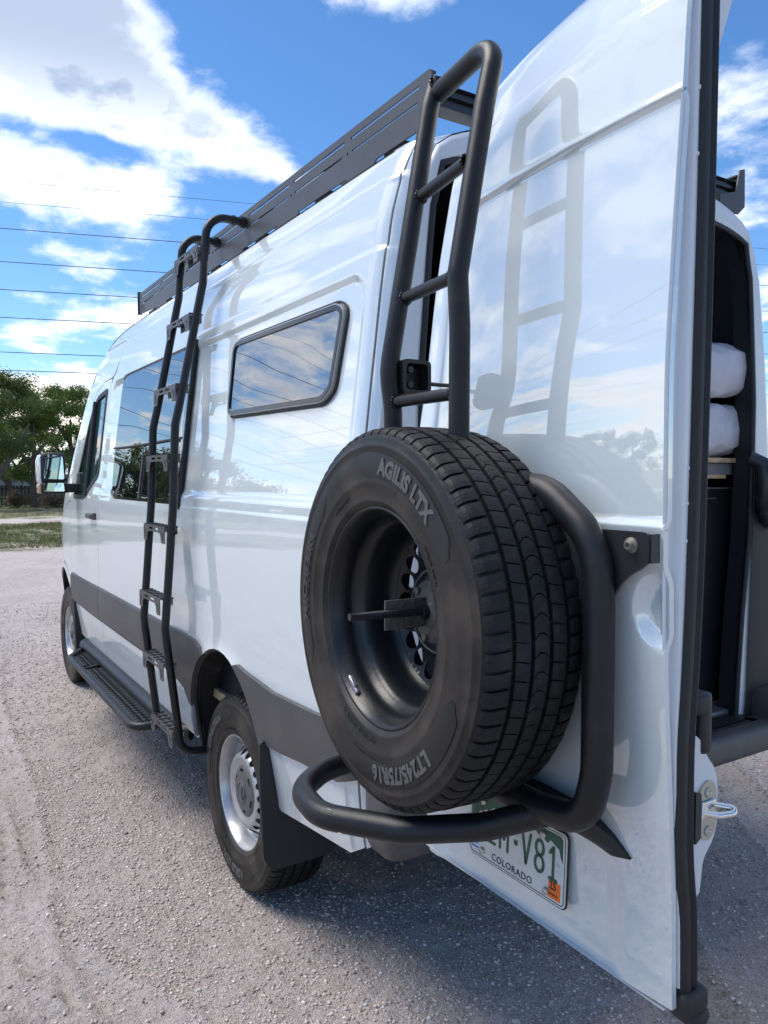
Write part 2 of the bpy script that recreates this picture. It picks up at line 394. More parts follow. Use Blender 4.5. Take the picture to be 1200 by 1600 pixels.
def text_geo(s, size, extrude, spacing=1.0, bold=0.0, xs=1.0):
    """letters as triangles in a plane, centred on x; returns verts, faces"""
    cu = bpy.data.curves.new('txt', 'FONT'); cu.body = s; cu.size = size; cu.extrude = extrude; cu.resolution_u = 3; cu.space_character = spacing
    cu.offset = bold; cu.align_x = 'CENTER'; cu.align_y = 'BOTTOM_BASELINE'
    o = bpy.data.objects.new('txt', cu); COL.objects.link(o)
    dg = bpy.context.evaluated_depsgraph_get(); me = o.evaluated_get(dg).to_mesh()
    vs = [(v.co.x*xs, v.co.y, v.co.z) for v in me.vertices]; fs = [tuple(p.vertices) for p in me.polygons]
    o.evaluated_get(dg).to_mesh_clear(); bpy.data.objects.remove(o); bpy.data.curves.remove(cu)
    return vs, fs
def spline(pts):
    n = len(pts); xs = [p[0] for p in pts]; ys = [p[1] for p in pts]
    h = [xs[i+1]-xs[i] for i in range(n-1)]; d = [(ys[i+1]-ys[i])/h[i] for i in range(n-1)]
    m = [d[0]]+[0.0 if d[i-1]*d[i] <= 0 else 3*(h[i-1]+h[i])/((2*h[i]+h[i-1])/d[i-1]+(h[i]+2*h[i-1])/d[i]) for i in range(1, n-1)]+[d[-1]]
    def f(x):
        if x <= xs[0]: return ys[0]+m[0]*(x-xs[0])
        if x >= xs[-1]: return ys[-1]+m[-1]*(x-xs[-1])
        lo, hi = 0, n-1
        while hi-lo > 1:
            k = (lo+hi)//2
            if xs[k] <= x: lo = k
            else: hi = k
        t = (x-xs[lo])/h[lo]; a = h[lo]
        return (2*t**3-3*t*t+1)*ys[lo]+(t**3-2*t*t+t)*a*m[lo]+(-2*t**3+3*t*t)*ys[lo+1]+(t**3-t*t)*a*m[lo+1]
    return f
def sst(x, a, b):
    t = (x-a)/(b-a); t = 0 if t < 0 else 1 if t > 1 else t
    return t*t*(3-2*t)
def sdrr(x, z, x0, x1, z0, z1, r):
    """signed distance to rounded rectangle (negative inside)"""
    cx, cz = (x0+x1)/2, (z0+z1)/2; qx = abs(x-cx)-(x1-x0)/2+r; qz = abs(z-cz)-(z1-z0)/2+r
    return math.hypot(max(qx, 0), max(qz, 0))+min(max(qx, qz), 0)-r

# ================================================================== THE VAN
van = thing('camper_van', 'white high roof camper van with its left rear door swung open', 'van')
prof = spline([(.40,.950),(.5,.962),(.7,.992),(.9,1.004),(1.1,1.008),(1.3,1.008),(1.5,1.003),(1.6,.992),(1.76,.973),(1.9,.957),(2.03,.941),(2.19,.921),(2.33,.899),(2.46,.866),(2.55,.835),(2.62,.795),(2.67,.745),(2.70,.69)])
taper = spline([(-1.3,.075),(-1.2,.040),(-1.06,.010),(-1.0,.002),(-.96,.0),(2.4,.0),(3.2,.012),(3.7,.03),(4.1,.08),(4.4,.18),(4.55,.30),(4.62,.42)])
def S0(x, z):
    if x < -.96:                      # rounded rear corner
        t = min(1.0, (-.96-x)/.09); return prof(z)-.085*(1-math.sqrt(max(0.0, 1-t*t)))
    return prof(z)-taper(x)
def S(x, z):
    """outer surface of the body side with its pressed creases"""
    y = S0(x, z)
    if x < 3.0:
        if x > -.97:
            y += .0045*(1-sst(z, 1.492, 1.512))+.003*math.exp(-((z-1.506)/.006)**2)      # belt crease
            y -= .0035*(1-sst(abs(z-1.575), .004, .012))*(x < .3)
        y -= .005*sst(z, 2.288, 2.300)*(1-sst(z, 2.30, 2.42))                             # upper crease
        y += .006*math.exp(-((z-2.505)/.008)**2)-.004*sst(z, 2.50, 2.515)                 # drip line
        if x < 2.3:
            d = sdrr(x, z, -.955, 2.215, 1.56, 2.248, .10)
            y -= .013*(1-sst(d, -.030, .004))                                             # sunk window field
    if z < 1.2:                                                                           # lower flare above the arches
        for ax in (0.0, 3.665):
            r = math.hypot(x-ax, z-.42); y += .014*math.exp(-((r-.50)/.05)**2)*sst(z, .6, .9)
    return y
def arch(cx, r, z0, a0=200, a1=-20, n=26, sq=1.0):
    """points of a wheel arch from rear (low x) over the top to the front"""
    return [(cx+r*math.cos(R(a0+(a1-a0)*k/n)), z0+sq*r*math.sin(R(a0+(a1-a0)*k/n))) for k in range(n+1)]
ZT = 2.615                                                    # top of the side pressing
def side_set(side):
    g = .003
    fine = side > 0
    r1 = (.016, .011) if fine else (.12, .12); r2 = (.04, .02) if fine else (.15, .15); ed = .011 if fine else .06
    # rear quarter panel with arch notch
    A = arch(0.03, .405, .555, 196, -16, 26, 1.0)
    out = [(-1.012+g, ZT), (-1.012+g, .58), (-.95, .545), (-.62, .50), (-.44, .475)]+[a for a in A if a[1] > .47]+[(.455, .475), (.675, .475), (.675, ZT)]
    win = roundpoly([(.075, 2.180), (.055, 1.893), (-.765, 1.878), (-.812, 1.915), (-.838, 2.150), (-.79, 2.172)], [.05, .035, .05, .02, .03, .03])
    skin('side_panel', out, [win] if fine else [], S, r1, .018, 'paint', van, ed, side=side)
    # corner panel
    out = [(-1.012-g, ZT), (-1.012-g, .58), (-1.048, .60), (-1.048, 2.60)]
    skin('corner_panel', out, [], S, (.006, .02) if fine else .05, .018, 'paint', van, .012 if fine else .05, side=side)
    # passenger side panel with the long window
    out = [(.675+.004, ZT), (.675+.004, .475), (2.25-g, .455), (2.25-g, 2.23), (2.10, 2.40), (2.02, ZT)]
    win = roundpoly([(1.97, 2.262), (1.99, 1.80), (1.95, 1.518), (.60, 1.518), (.60, 2.262)], [.09, .0, .06, .0, .0])
    win = [(min(p[0], 1.995), p[1]) for p in win]
    win2 = [(max(p[0], .70), p[1]) for p in win]
    skin('side_panel', out, [win2] if fine else [], S, r2, .018, 'paint', van, .016 if fine else .08, side=side)
    # cab door
    dr = [(2.25+g, .455), (3.22, .47), (3.27, .70), (3.36, .93), (3.37, 1.30), (3.30, 1.47), (2.90, 2.07), (2.66, 2.23), (2.45, 2.275), (2.25+g, 2.275)]
    wn = roundpoly([(2.335, 2.215), (2.335, 1.66), (2.50, 1.60), (2.74, 1.50), (3.16, 1.50), (2.80, 2.06), (2.62, 2.185)], [.03, .05, .03, .03, .02, .06, .06])
    wn = wn[::-1]
    skin('cab_door', dr[::-1] if False else dr, [wn] if fine else [], S, (.04, .03) if fine else .15, .018, 'paint', van, .02 if fine else .08, side=side)
    # front wing
    A2 = arch(3.665, .43, .50, 172, 8, 20)
    fw = [(3.225, .47), (3.235, .50)]+A2+[(4.13, .50), (4.40, .48), (4.55, .60), (4.56, .80), (4.50, .98), (4.32, 1.14), (3.95, 1.25), (3.70, 1.37), (3.45, 1.45), (3.305, 1.465), (3.375, 1.30), (3.366, .93), (3.276, .70)]
    fw = [p for p in fw if not (p[0] < 3.27 and p[1] < .53 and p[0] > 3.236)]
    skin('front_wing', fw, [], S, (.04, .04) if fine else .15, .018, 'paint', van, .025 if fine else .1, side=side)
    # windscreen pillar and roof flank above the doors
    ap = [(2.02+g, ZT), (2.105, 2.40), (2.252, 2.285), (2.45, 2.28), (2.67, 2.236), (2.91, 2.075), (3.31, 1.473), (3.45, 1.457), (3.72, 1.375), (3.30, 1.90), (3.02, 2.22), (2.78, 2.42), (2.52, 2.56), (2.30, 2.605)]
    skin('roof_pillar', ap[::-1], [], S, (.03, .03) if fine else .1, .018, 'paint', van, .02 if fine else .1, side=side)
side_set(1); side_set(-1)
# dark lining just inside the skins (seen through the shut lines)
for sg in (1, -1):
    mb = MB()
    for (x0, x1, zt) in ((-1.00, -.46, 2.56), (.47, 2.2, 2.56), (2.2, 3.0, 1.5), (3.0, 3.2, 1.4)):
        zs = [z for z in (.62 if x0 < 0 else .50, .9, 1.4, 1.5, 1.9, 2.3, 2.56) if z <= zt]; vs = [(x, sg*(prof(z)-taper(x)-.05), z) for z in zs for x in (x0, x1)]
        mb.add(vs, [(2*i, 2*i+1, 2*i+3, 2*i+2) for i in range(len(zs)-1)])
    zs = [.98, 1.5, 1.9, 2.3, 2.56]; vs = [(x, sg*(prof(z)-taper(x)-.05), z) for z in zs for x in (-.46, .47)]
    mb.add(vs, [(2*i, 2*i+1, 2*i+3, 2*i+2) for i in range(len(zs)-1)])
    mb.build('inner_lining', 'black', van)
# roof: from the side pressing over the crown
def top_edge(x):
    """upper boundary (y, z) of the flank at station x"""
    e = [(-1.048, ZT-.015), (-1.00, ZT), (2.02, ZT), (2.30, 2.605), (2.52, 2.56), (2.78, 2.42), (3.02, 2.22), (3.30, 1.90), (3.72, 1.375), (3.95, 1.25), (4.32, 1.14), (4.50, .98), (4.56, .80)]
    for a, b in zip(e, e[1:]):
        if a[0] <= x <= b[0]: z = a[1]+(b[1]-a[1])*(x-a[0])/(b[0]-a[0]); break
    return S0(x, z), z
def crown(x0, x1, n, name, mat, rise=.13, bow=0.0, p=2.6):
    vs = []; fs = []; K = 28
    for i in range(n+1):
        x = x0+(x1-x0)*i/n; y, z = top_edge(x)
        for k in range(K+1):
            t = -1+2*k/K; ct = max(0.0, 1-abs(t)**p)
            vs.append((x+bow*(1-t*t), y*t, z+rise*ct**.72))
    for i in range(n):
        for k in range(K): a = i*(K+1)+k; fs.append((a, a+1, a+K+2, a+K+1))
    return mesh_obj(name, vs, fs, mat, van, smooth=True)
crown(-1.048, 2.35, 24, 'roof', 'paint', .135)
crown(2.352, 3.02, 8, 'roof_dome', 'paint', .125, .10)
crown(3.022, 3.72, 8, 'windscreen', 'cabglass', .10, .20)
crown(3.722, 4.56, 10, 'bonnet', 'paint', .09, .12)
mb = MB(); mb.box((4.40, -.62, .45), (4.74, .62, .82), .06); mb.build('front_bumper', 'clad', van)
# rear roof edge: closing panel between the roof and the rear opening, facing backwards
def closing():
    ring_o = []; ring_i = []
    x, (y, z) = -1.048, top_edge(-1.048)
    zs = [.62, .8, 1.1, 1.4, 1.7, 1.95, 2.15, 2.3, 2.42, 2.52]
    L = [(S(-1.046, q), q) for q in zs]
    K = 16
    for k in range(K+1):
        t = 1-k/K*1.0; ct = max(0.0, 1-abs(t)**2.6); L.append((y*t, z+.135*ct**.72-.004))
    full = L+[(-a, b) for a, b in L[-2::-1]]
    inner_y = spline([(.62, .72), (1.0, .745), (1.6, .80), (1.9, .80), (2.2, .779), (2.4, .762), (2.52, .742), (2.56, .73)])
    I = [(inner_y(q), q) for q in zs[:-1]]+[(.742, 2.48)]
    for k in range(K+1):
        t = 1-k/K; I.append((.728*(abs(t)**.9), 2.60-.055*abs(t)**5 if t > 0 else 2.60))
    innr = I+[(-a, b) for a, b in I[-2::-1]]
    n = len(full); vs = []
    for (a, b), (c, d) in zip(full, innr):
        vs += [(-1.048, a, b), (-1.060, a+(c-a)*.10, b+(d-b)*.10), (-1.064, a+(c-a)*.3, b+(d-b)*.3), (-1.058, a+(c-a)*.55, b+(d-b)*.55), (-1.060, a+(c-a)*.62, b+(d-b)*.62), (-1.056, a+(c-a)*.92, b+(d-b)*.92), (-1.048, c, d), (-1.046, c*.999, d*.999)]
    fs = []
    for i in range(n-1):
        for k in range(7): fs.append((i*8+k, i*8+k+1, i*8+k+9, i*8+k+8))
    mesh_obj('rear_door_frame', vs, fs, 'edge_paint', van, smooth=True)
    mb = MB(); mb.tube([(-1.055, c, d) for c, d in innr], .011, 10, 0.0)
    mb.build('opening_seal', 'seal', van)
    return innr
INNR = closing()

# ---- windows
def offs(poly, d):
    """offset polygon outward by d (any winding)"""
    P = [Vector(p) for p in poly]; n = len(P); ar = sum(P[i].x*P[(i+1) % n].y-P[(i+1) % n].x*P[i].y for i in range(n)); sg = 1 if ar > 0 else -1; out = []
    for i in range(n):
        a, b, c = P[i-1], P[i], P[(i+1) % n]; u = b-a; w = c-b
        if u.length < 1e-6: u = w
        if w.length < 1e-6: w = u
        n1_ = Vector((u.y, -u.x)).normalized(); n2_ = Vector((w.y, -w.x)).normalized(); m = (n1_+n2_)
        m = m.normalized() if m.length > 1e-6 else n1_; out.append(tuple(b+m*(sg*d/max(.5, m.dot(n1_)))))
    return out
wout = roundpoly([(.072, 2.178), (.055, 1.893), (-.755, 1.880), (-.808, 1.915), (-.836, 2.145), (-.79, 2.170)], [.05, .04, .06, .02, .03, .03], 7)
Sw = lambda x, z: S0(x, z)-.011
fr = skin('window', offs(wout, .006), [offs(wout, -.008)], lambda x, z: Sw(x, z)+.016, .02, .03, 'winframe', van, .012)
skin('gasket', offs(wout, .002), [offs(wout, -.0135)], lambda x, z: Sw(x, z)+.018, .02, .012, 'black_gloss', fr, .012)
skin('frame_shadow_gap', offs(wout, .016), [offs(wout, .010)], lambda x, z: Sw(x, z)+.006, .02, .012, 'black', fr, .012)
wob = lambda x, z: .0004*math.sin(x*9+z*4)+.0003*math.sin(z*17-x*5)
skin('pane', offs(wout, -.0125), [], lambda x, z: Sw(x, z)+.012+wob(x, z), .02, .004, 'glass', fr, .02)
big = roundpoly([(1.965, 2.258), (1.985, 1.80), (1.945, 1.522), (.575, 1.522), (.575, 2.258)], [.09, .0, .06, .02, .03])
fr = skin('window', offs(big, .006), [offs(big, -.012)], lambda x, z: Sw(x, z)+.002+.014*(x < .68), .03, .012, 'black_gloss', van, .02)
skin('pane', offs(big, -.010), [], lambda x, z: Sw(x, z)+.004+.012*(1-sst(x, .6, .72))+wob(x, z), .04, .004, 'glass', fr, .03)
mb = MB(); mb.tube([(x, Sw(x, 1.82)+.012, 1.822+.004*math.sin(x*3)) for x in np.linspace(.62, 1.97, 14)], .006, 8); mb.build('glazing_bar', 'black', fr)
mb = MB(); mb.tube([(1.30, Sw(1.3, z)+.010, z) for z in np.linspace(1.53, 1.82, 5)], .003, 8); mb.build('pane_divider', 'interior_grey', fr)
mb = MB(); mb.tube([(.563, S0(.563, z)+.006, z) for z in np.linspace(1.50, 2.27, 12)], .009, 8); mb.build('window_trim', 'black', van)
cw = roundpoly([(2.335, 2.215), (2.335, 1.66), (2.50, 1.60), (2.74, 1.50), (3.16, 1.50), (2.80, 2.06), (2.62, 2.185)], [.03, .05, .03, .03, .02, .06, .06])
fr = skin('cab_window', offs(cw, .010), [offs(cw, -.022)], lambda x, z: S0(x, z)+.005, .05, .02, 'black', van, .02)
skin('pane', offs(cw, -.02), [], lambda x, z: S0(x, z)-.006, .06, .004, 'cabglass', fr, .04)
mb = MB(); mb.tube([(2.66, S0(2.66, z)+.004, z) for z in np.linspace(1.52, 2.16, 8)], .018, 10); mb.build('window_post', 'black', fr)

# ---- cladding
def strip_top(x):
    p = [(-1.05, .95), (-.80, .93), (-.50, .918), (-.25, .925), (.20, .955), (.46, .952), (1.2, .948), (2.3, .943), (3.2, .932), (3.4, .93)]
    for a, b in zip(p, p[1:]):
        if a[0] <= x <= b[0]: return a[1]+(b[1]-a[1])*(x-a[0])/(b[0]-a[0])
    return .94
def Sc(x, z):
    top = strip_top(x); e = min(top-z, z-.715); return S0(x, z)+.018*sst(e, -.012, .02)+.004*sst(e, .02, .12)
def clad(x0, x1, name='cladding'):
    n = max(2, int((x1-x0)/.06)); xs = [x0+(x1-x0)*i/n for i in range(n+1)]
    out = [(x, .717) for x in xs]+[(x, strip_top(x)) for x in xs[::-1]]
    return skin(name, out, [], Sc, (.05, .015), .03, 'clad', van, .02)
clad(2.256, 3.27); clad(.69, 2.246)
# rear of the sill: cladding runs up into the arch lip
lip_o = arch(.03, .425, .56, 150, 20, 16)
A = arch(.03, .400, .555, 197, -17, 30)
front_part = [(.686, .717), (.686, .950), (.46, .952), (.33, .947), (.255, .93)]+[a for a in arch(.03, .398, .555, 65, 12, 12) if a[0] > .2]+[(.445, .64), (.50, .70), (.58, .717)]
skin('cladding', front_part, [], lambda x, z: S0(x, z)+.022, (.03, .02), .04, 'clad', van, .015)
rear_part = [(-1.055, .80), (-.95, .765), (-.72, .745), (-.56, .725), (-.41, .712)]+[a for a in arch(.03, .412, .555, 172, 113, 12)][0:]+[(-.18, .948), (-.26, .936), (-.50, .918), (-.80, .93), (-1.055, .955)]
skin('cladding', rear_part, [], lambda x, z: S0(x, z)+.022, (.03, .02), .04, 'clad', van, .015)
for sg in (-1,):
    for x0, x1 in ((.6, 3.2), (-1.05, -.45)):
        n = 12; xs = [x0+(x1-x0)*i/n for i in range(n+1)]
        skin('cladding', [(x, .717) for x in xs]+[(x, .94) for x in xs[::-1]], [], lambda x, z: S0(x, z)+.018, .1, .03, 'clad', van, .06, side=-1)
# arch lip bead and liner
for cx, sg in ((.03, 1), (.03, -1), (3.665, 1), (3.665, -1)):
    mb = MB(); rad = .402 if cx < 1 else .428; zc = .555 if cx < 1 else .50
    a = arch(cx, rad, zc, 196 if cx < 1 else 180, -16 if cx < 1 else 0, 30)
    mb.tube([(x, sg*(S0(x, z)-.004), z) for x, z in a], .011, 8); mb.build('arch_lip', 'black', van)
    mb = MB(); n = len(a); a = arch(cx, rad+.012, zc, 215, -35, 30); n = len(a)
    vs = [(x, sg*(S0(x, max(z, .45))-.02), z) for x, z in a]+[(x+.02*math.sin(i*1.7), sg*.52, z-.02*math.sin(i*.9)) for i, (x, z) in enumerate(a)]
    mb.add(vs, [(i, i+1, n+i+1, n+i) for i in range(n-1)], True)
    vs = [(x, sg*.53, z) for x, z in a]; mb.add(vs, [tuple(range(n))])
    mb.tube([(cx+rad*.55, sg*.80, zc+.30), (cx+rad*.62, sg*.84, zc+.16), (cx+rad*.66, sg*.82, zc), (cx+rad*.70, sg*.84, zc-.2)], .012, 8)
    mb.build('wheel_liner', 'liner', van)
# battered inner edge of the sill in front of the rear wheel
mb = MB(); mb.tube([(.452, .972, .49), (.440, .985, .58), (.432, .992, .66)], [.010, .016, .010], 10); mb.build('sill_end', 'interior_grey', van)
# underbody
mb = MB(); mb.box((-.70, -.80, .46), (4.3, .80, .57)); mb.box((-1.04, -.80, .60), (-.70, .80, .66)); mb.box((-.9, -.45, .28), (3.6, .45, .42)); mb.cyl((0, -.75, .38), (0, .75, .38), .05); mb.cyl((3.665, -.75, .38), (3.665, .75, .38), .05)
mb.cyl((0, -.14, .38), (0, .14, .38), .15); mb.cyl((-.85, .35, .48), (-.35, .35, .48), .09); mb.build('underbody', 'black', van)
# door handle and fuel flap ring
mb = MB(); mb.box((2.33, 1.012, 1.375), (2.50, 1.045, 1.41), .012); mb.box((2.305, 1.008, 1.37), (2.335, 1.035, 1.415), .006); mb.build('door_handle', 'clad', van)
mb = MB(); T = frame((2.40, 1.006, 1.35), (1, 0, 0), (0, 0, 1)); mb.lathe([(.043, .0), (.046, -.003), (.049, 0)], T, 24); mb.build('handle_recess', 'edge_paint', van)

# ---- mud flaps
def flap(x, y0, y1, sg):
    T = frame((x, 0, 0), (0, 1, 0), (0, 0, 1)); mb = MB()
    poly = roundpoly([(sg*y0, .70), (sg*y1, .73), (sg*(y1+.002), .62), (sg*(y1-.012), .30), (sg*(y1-.05), .262), (sg*(y0+.02), .262), (sg*y0, .30)], [.01, .02, .02, .03, .03, .03, .02])
    mb.prism(poly, -.008, .008, T); mb.build('mud_flap', 'black', van)
flap(-.415, .73, 1.035, 1); flap(-.415, .73, 1.0, -1); flap(3.21, .76, .995, 1); flap(3.21, .76, .99, -1)

# ---- rear bumper and step
mb = MB()
mb.box((-1.21, -.90, .600), (-1.07, .84, .70), .03)
mb.box((-1.19, -.98, .585), (-1.03, -.80, .80), .04); mb.box((-1.19, .78, .60), (-1.03, .985, .84), .045)
mb.build('rear_bumper', 'clad', van)
mb = MB(); mb.box((-1.15, -.76, .66), (-.96, .76, .70), .012)
for k in range(7): mb.box((-1.135+.022*k, -.70, .699), (-1.127+.022*k, .70, .705))
mb.build('rear_step_mat', 'black', van)
mb = MB(); mb.cyl((-1.17, .80, .70), (-1.08, .80, .70), .022)
for k in range(4): mb.cyl((-1.165+.024*k, .80, .70), (-1.153+.024*k, .80, .70), .027)
mb.build('hinge_spring', 'zincdull', van)
# ---- tail lights on the rear corners
for sg in (1,):
    mb = MB()
    vs = []; fs = []
    zs = np.linspace(.98, 1.52, 9)
    for z in zs:
        for x, y in ((-1.016, S(-1.016, z)+.004), (-1.042, S(-1.042, z)+.004), (-1.062, S(-1.046, z)-.006), (-1.074, S(-1.046, z)-.012), (-1.076, max(.872, S(-1.046, z)-.05))): vs.append((x, sg*y, z))
    for i in range(8):
        for k in range(4): fs.append((i*5+k, i*5+k+1, i*5+k+6, i*5+k+5))
    mb.add(vs, fs, True); o = mb.build('tail_light', 'red', van)

# ================================================================== wheels
TYPROF = [(.215, .088), (.224, .098), (.2275, .106), (.236, .111), (.2375, .1135), (.2405, .1125), (.255, .1165), (.270, .1195), (.2735, .1215), (.277, .1205), (.300, .1235), (.325, .1220), (.345, .1185), (.3475, .1200), (.351, .1175), (.362, .1130), (.3655, .1135), (.369, .1085), (.3735, .100), (.3770, .085), (.3785, .05), (.379, .0)]
def sw_axial(r):
    p = TYPROF
    for a, b in zip(p, p[1:]):
        if a[0] <= r <= b[0]: return a[1]+(b[1]-a[1])*(r-a[0])/(b[0]-a[0])
    return .1
TOPP = [(0.0, .3880), (.03, .3876), (.06, .3866), (.085, .3848), (.098, .3825), (.1055, .3775), (.1095, .3715), (.1120, .3650)]  # (axial, radius)
def top_at(s):
    """arc position s -> axial, radius, normal (axial, radial)"""
    sg = 1 if s >= 0 else -1; s = abs(s); L = 0
    for a, b in zip(TOPP, TOPP[1:]):
        d = math.hypot(b[0]-a[0], b[1]-a[1])
        if s <= L+d or b is TOPP[-1]:
            t = (s-L)/d; n = (-(b[1]-a[1])/d, (b[0]-a[0])/d)
            return sg*(a[0]+(b[0]-a[0])*t), a[1]+(b[1]-a[1])*t, sg*n[0], n[1]
        L += d
def tyre_geo(pitches=74, ms=True):
    mb = MB(); I = Matrix.Identity(4)
    full = TYPROF+[(r, -a) for r, a in TYPROF[-2::-1]]
    mb.lathe(full, I, 132, 0)
    k1 = len(TYPROF); 
    for i in range(len(mb.mi)):                      # sidewall faces get their own material
        row = i//132; mb.mi[i] = 1 if (row < 16 or row > 2*k1-2-18) else 0
    rnd = random.Random(3)
    ribs = [(-.1285, -.0665, .15, .30), (-.0565, -.0260, .085, -.55), (-.0160, .0160, .085, .75), (.0260, .0565, .085, -.55), (.0665, .1285, .15, .30)]
    dth = 2*PI/pitches
    for ri, (s0, s1, gap, shear) in enumerate(ribs):
        sh = ri in (0, 4); ns = 7 if sh else 3; ph = (ri*.37) % 1
        for k in range(pitches):
            w = dth*(1+.10*math.sin(k*2.1)); g = gap*(1.5 if (sh and k % 2) else 1.0)
            t0 = (k+ph)*dth+g*dth/2; t1 = (k+1+ph)*dth-g*dth/2; nt_ = 3
            top = []; bot = []
            for i in range(nt_+1):
                for j in range(ns+1):
                    s = s0+(s1-s0)*j/ns; th = t0+(t1-t0)*i/nt_
                    off = shear*dth*((s-(s0+s1)/2)/.035)*.35
                    if ri == 2: off = shear*dth*.35*(1 if j in (0, 3) else 0)
                    th2 = th+off; a, r, na, nr = top_at(s)
                    ej = .0008 if (j in (0, ns) or i in (0, nt_)) else 0
                    dep = .009 if not sh else .009*(1-.75*max(0, (abs(s)-.095)/.034))
                    top.append((( r-ej*nr)*math.sin(th2), (r-ej*nr)*math.cos(th2), a-ej*na))
                    bot.append(((r-dep*nr)*math.sin(th2), (r-dep*nr)*math.cos(th2), a-dep*na))
            q = ns+1; fs = [(i*q+j, i*q+j+1, (i+1)*q+j+1, (i+1)*q+j) for i in range(nt_) for j in range(ns)]
            mb.add(top, fs, False, 0)
            per = [(0, j) for j in range(ns+1)]+[(i, ns) for i in range(1, nt_+1)]+[(nt_, j) for j in range(ns-1, -1, -1)]+[(i, 0) for i in range(nt_-1, 0, -1)]
            pt = [top[i*q+j] for i, j in per]; pb = [bot[i*q+j] for i, j in per]; n = len(per)
            mb.add(pt+pb, [(i, (i+1) % n, n+(i+1) % n, n+i) for i in range(n)], False, 0)
    # thin dark radial ticks near the shoulder and lower on the sidewall
    for k in range(22):
        al = R(k*360/22+5)
        for r0, r1 in ((.352, .362), (.262, .270) if k % 2 else (.316, .325)):
            a0 = sw_axial(r0)+.0008; a1 = sw_axial(r1)+.0008; w = .0008
            for sgn in (1,):
                c, s = math.cos(al), math.sin(al)
                vs = [(r0*s-w*c, r0*c+w*s, a0), (r1*s-w*c, r1*c+w*s, a1), (r1*s+w*c, r1*c-w*s, a1), (r0*s+w*c, r0*c-w*s, a0)]
                mb.add(vs, [(0, 1, 2, 3)], False, 2)
    return mb
def arc_text(mb, s, size, r0, a_mid, sp=1.0, lift=.0012, mi=0, xs=1.0, bold=0.0, thick=.0009):
    vs, fs = text_geo(s, size, thick, sp, bold, xs); out = []
    for x, y, z in vs:
        r = r0+y; al = R(a_mid)+x/(r0+size*.35); out.append((r*math.sin(al), r*math.cos(al), sw_axial(r)+lift+z))
    mb.add(out, fs, False, mi)
def banner(mb, a0, a1, r0, r1, lift, mi=0, taper_=6):
    n = 36; vs = []; m = 4
    for i in range(n+1):
        al = a0+(a1-a0)*i/n; e = min((al-a0), (a1-al))/taper_; e = min(1.0, max(0.0, e)); e = e*e*(3-2*e)
        lo = r0+(r1-r0)*.42*(1-e); hi = r1-(r1-r0)*.30*(1-e)
        for j in range(m+1):
            r = lo+(hi-lo)*j/m; vs.append((r*math.sin(R(al)), r*math.cos(R(al)), sw_axial(r)+lift))
    mb.add(vs, [(i*(m+1)+j, i*(m+1)+j+1, (i+1)*(m+1)+j+1, (i+1)*(m+1)+j) for i in range(n) for j in range(m)], True, mi)
tg = tyre_geo()
TY = tg.build('tyre', ['rubber', 'side', 'ink'])
TY_mesh = TY.data; bpy.data.objects.remove(TY)
TY_mesh.validate()
def lettering_mesh():
    mb = MB()
    banner(mb, -10, 63, .286, .334, .0010, 0); banner(mb, 108, 200, .286, .334, .0010, 0); banner(mb, -118, -40, .290, .330, .0008, 0)
    arc_text(mb, 'AGILIS LTX', .0435, .2945, 27.5, 1.02, .0022, 1, .96, .0022)
    arc_text(mb, 'LT245/75R16', .042, .2945, 155, 1.06, .0022, 1, .94, .0018)
    arc_text(mb, 'MICHELIN', .036, .297, -80, 1.25, .0018, 2, 1.1, .001)
    arc_text(mb, 'LT245/75R16  120/116  A', .0135, .247, 193, 1.05, .0008, 2)
    arc_text(mb, 'TUBELESS  RADIAL', .009, .252, 60, 1.05, .0008, 2)
    arc_text(mb, 'MAX LOAD SINGLE', .008, .254, -30, 1.05, .0008, 2)
    o = mb.build('tyre_lettering', ['band', 'letter', 'letter2']); me = o.data; bpy.data.objects.remove(o); return me
LET_mesh = lettering_mesh()
def ring_holes(mb, T, prof_, r0, r1, rh, hr, nh, thick, extra=(), res=.012, mi=0):
    """annular disc r0..r1 following prof_(r) -> axial, pierced by nh round holes"""
    hs_ = [circle2(rh*math.sin(2*PI*k/nh), rh*math.cos(2*PI*k/nh), hr, 18) for k in range(nh)]+list(extra)
    V, F, loops = cdt(circle2(0, 0, r1, 90), hs_+[circle2(0, 0, r0, 40)], res, .006)
    a = [T @ Vector((x, y, prof_(math.hypot(x, y)))) for x, y in V]; b = [T @ Vector((x, y, prof_(math.hypot(x, y))-thick)) for x, y in V]
    fs = [tuple(map(int, t)) for t in F]; mb.add(a, fs, True, mi); mb.add(b, [t[::-1] for t in fs], True, mi)
    for l in loops:
        k = len(l); mb.add([a[i] for i in l]+[b[i] for i in l], [(i, k+i, k+(i+1) % k, (i+1) % k) for i in range(k)], False, mi)
Tz = Matrix.Identity(4)
# road wheel, outer face towards +z
def road_rim():
    mb = MB()
    mb.lathe([(.214, .080), (.218, .100), (.2225, .106), (.2265, .103), (.2265, .097)], Tz, 96)
    mb.lathe([(.2225, .106), (.219, .101), (.214, .088), (.209, .078), (.207, .050), (.203, .038), (.196, .030)], Tz, 96)
    pf = spline([(.060, .078), (.100, .080), (.118, .085), (.132, .090), (.143, .088), (.154, .076), (.168, .056), (.178, .044), (.188, .038), (.196, .038)])
    ring_holes(mb, Tz, pf, .085, .196, .1590, .0165, 20, .004, res=.008)
    mb.lathe([(.196, .026), (.192, -.10), (.20, -.11), (.222, -.115)], Tz, 64)
    mb.cyl((.20*math.sin(-.6), .20*math.cos(-.6), .05), (.188*math.sin(-.6), .188*math.cos(-.6), .095), .005, 8)
    o = mb.build('wheel', 'silver'); me = o.data; bpy.data.objects.remove(o); return me
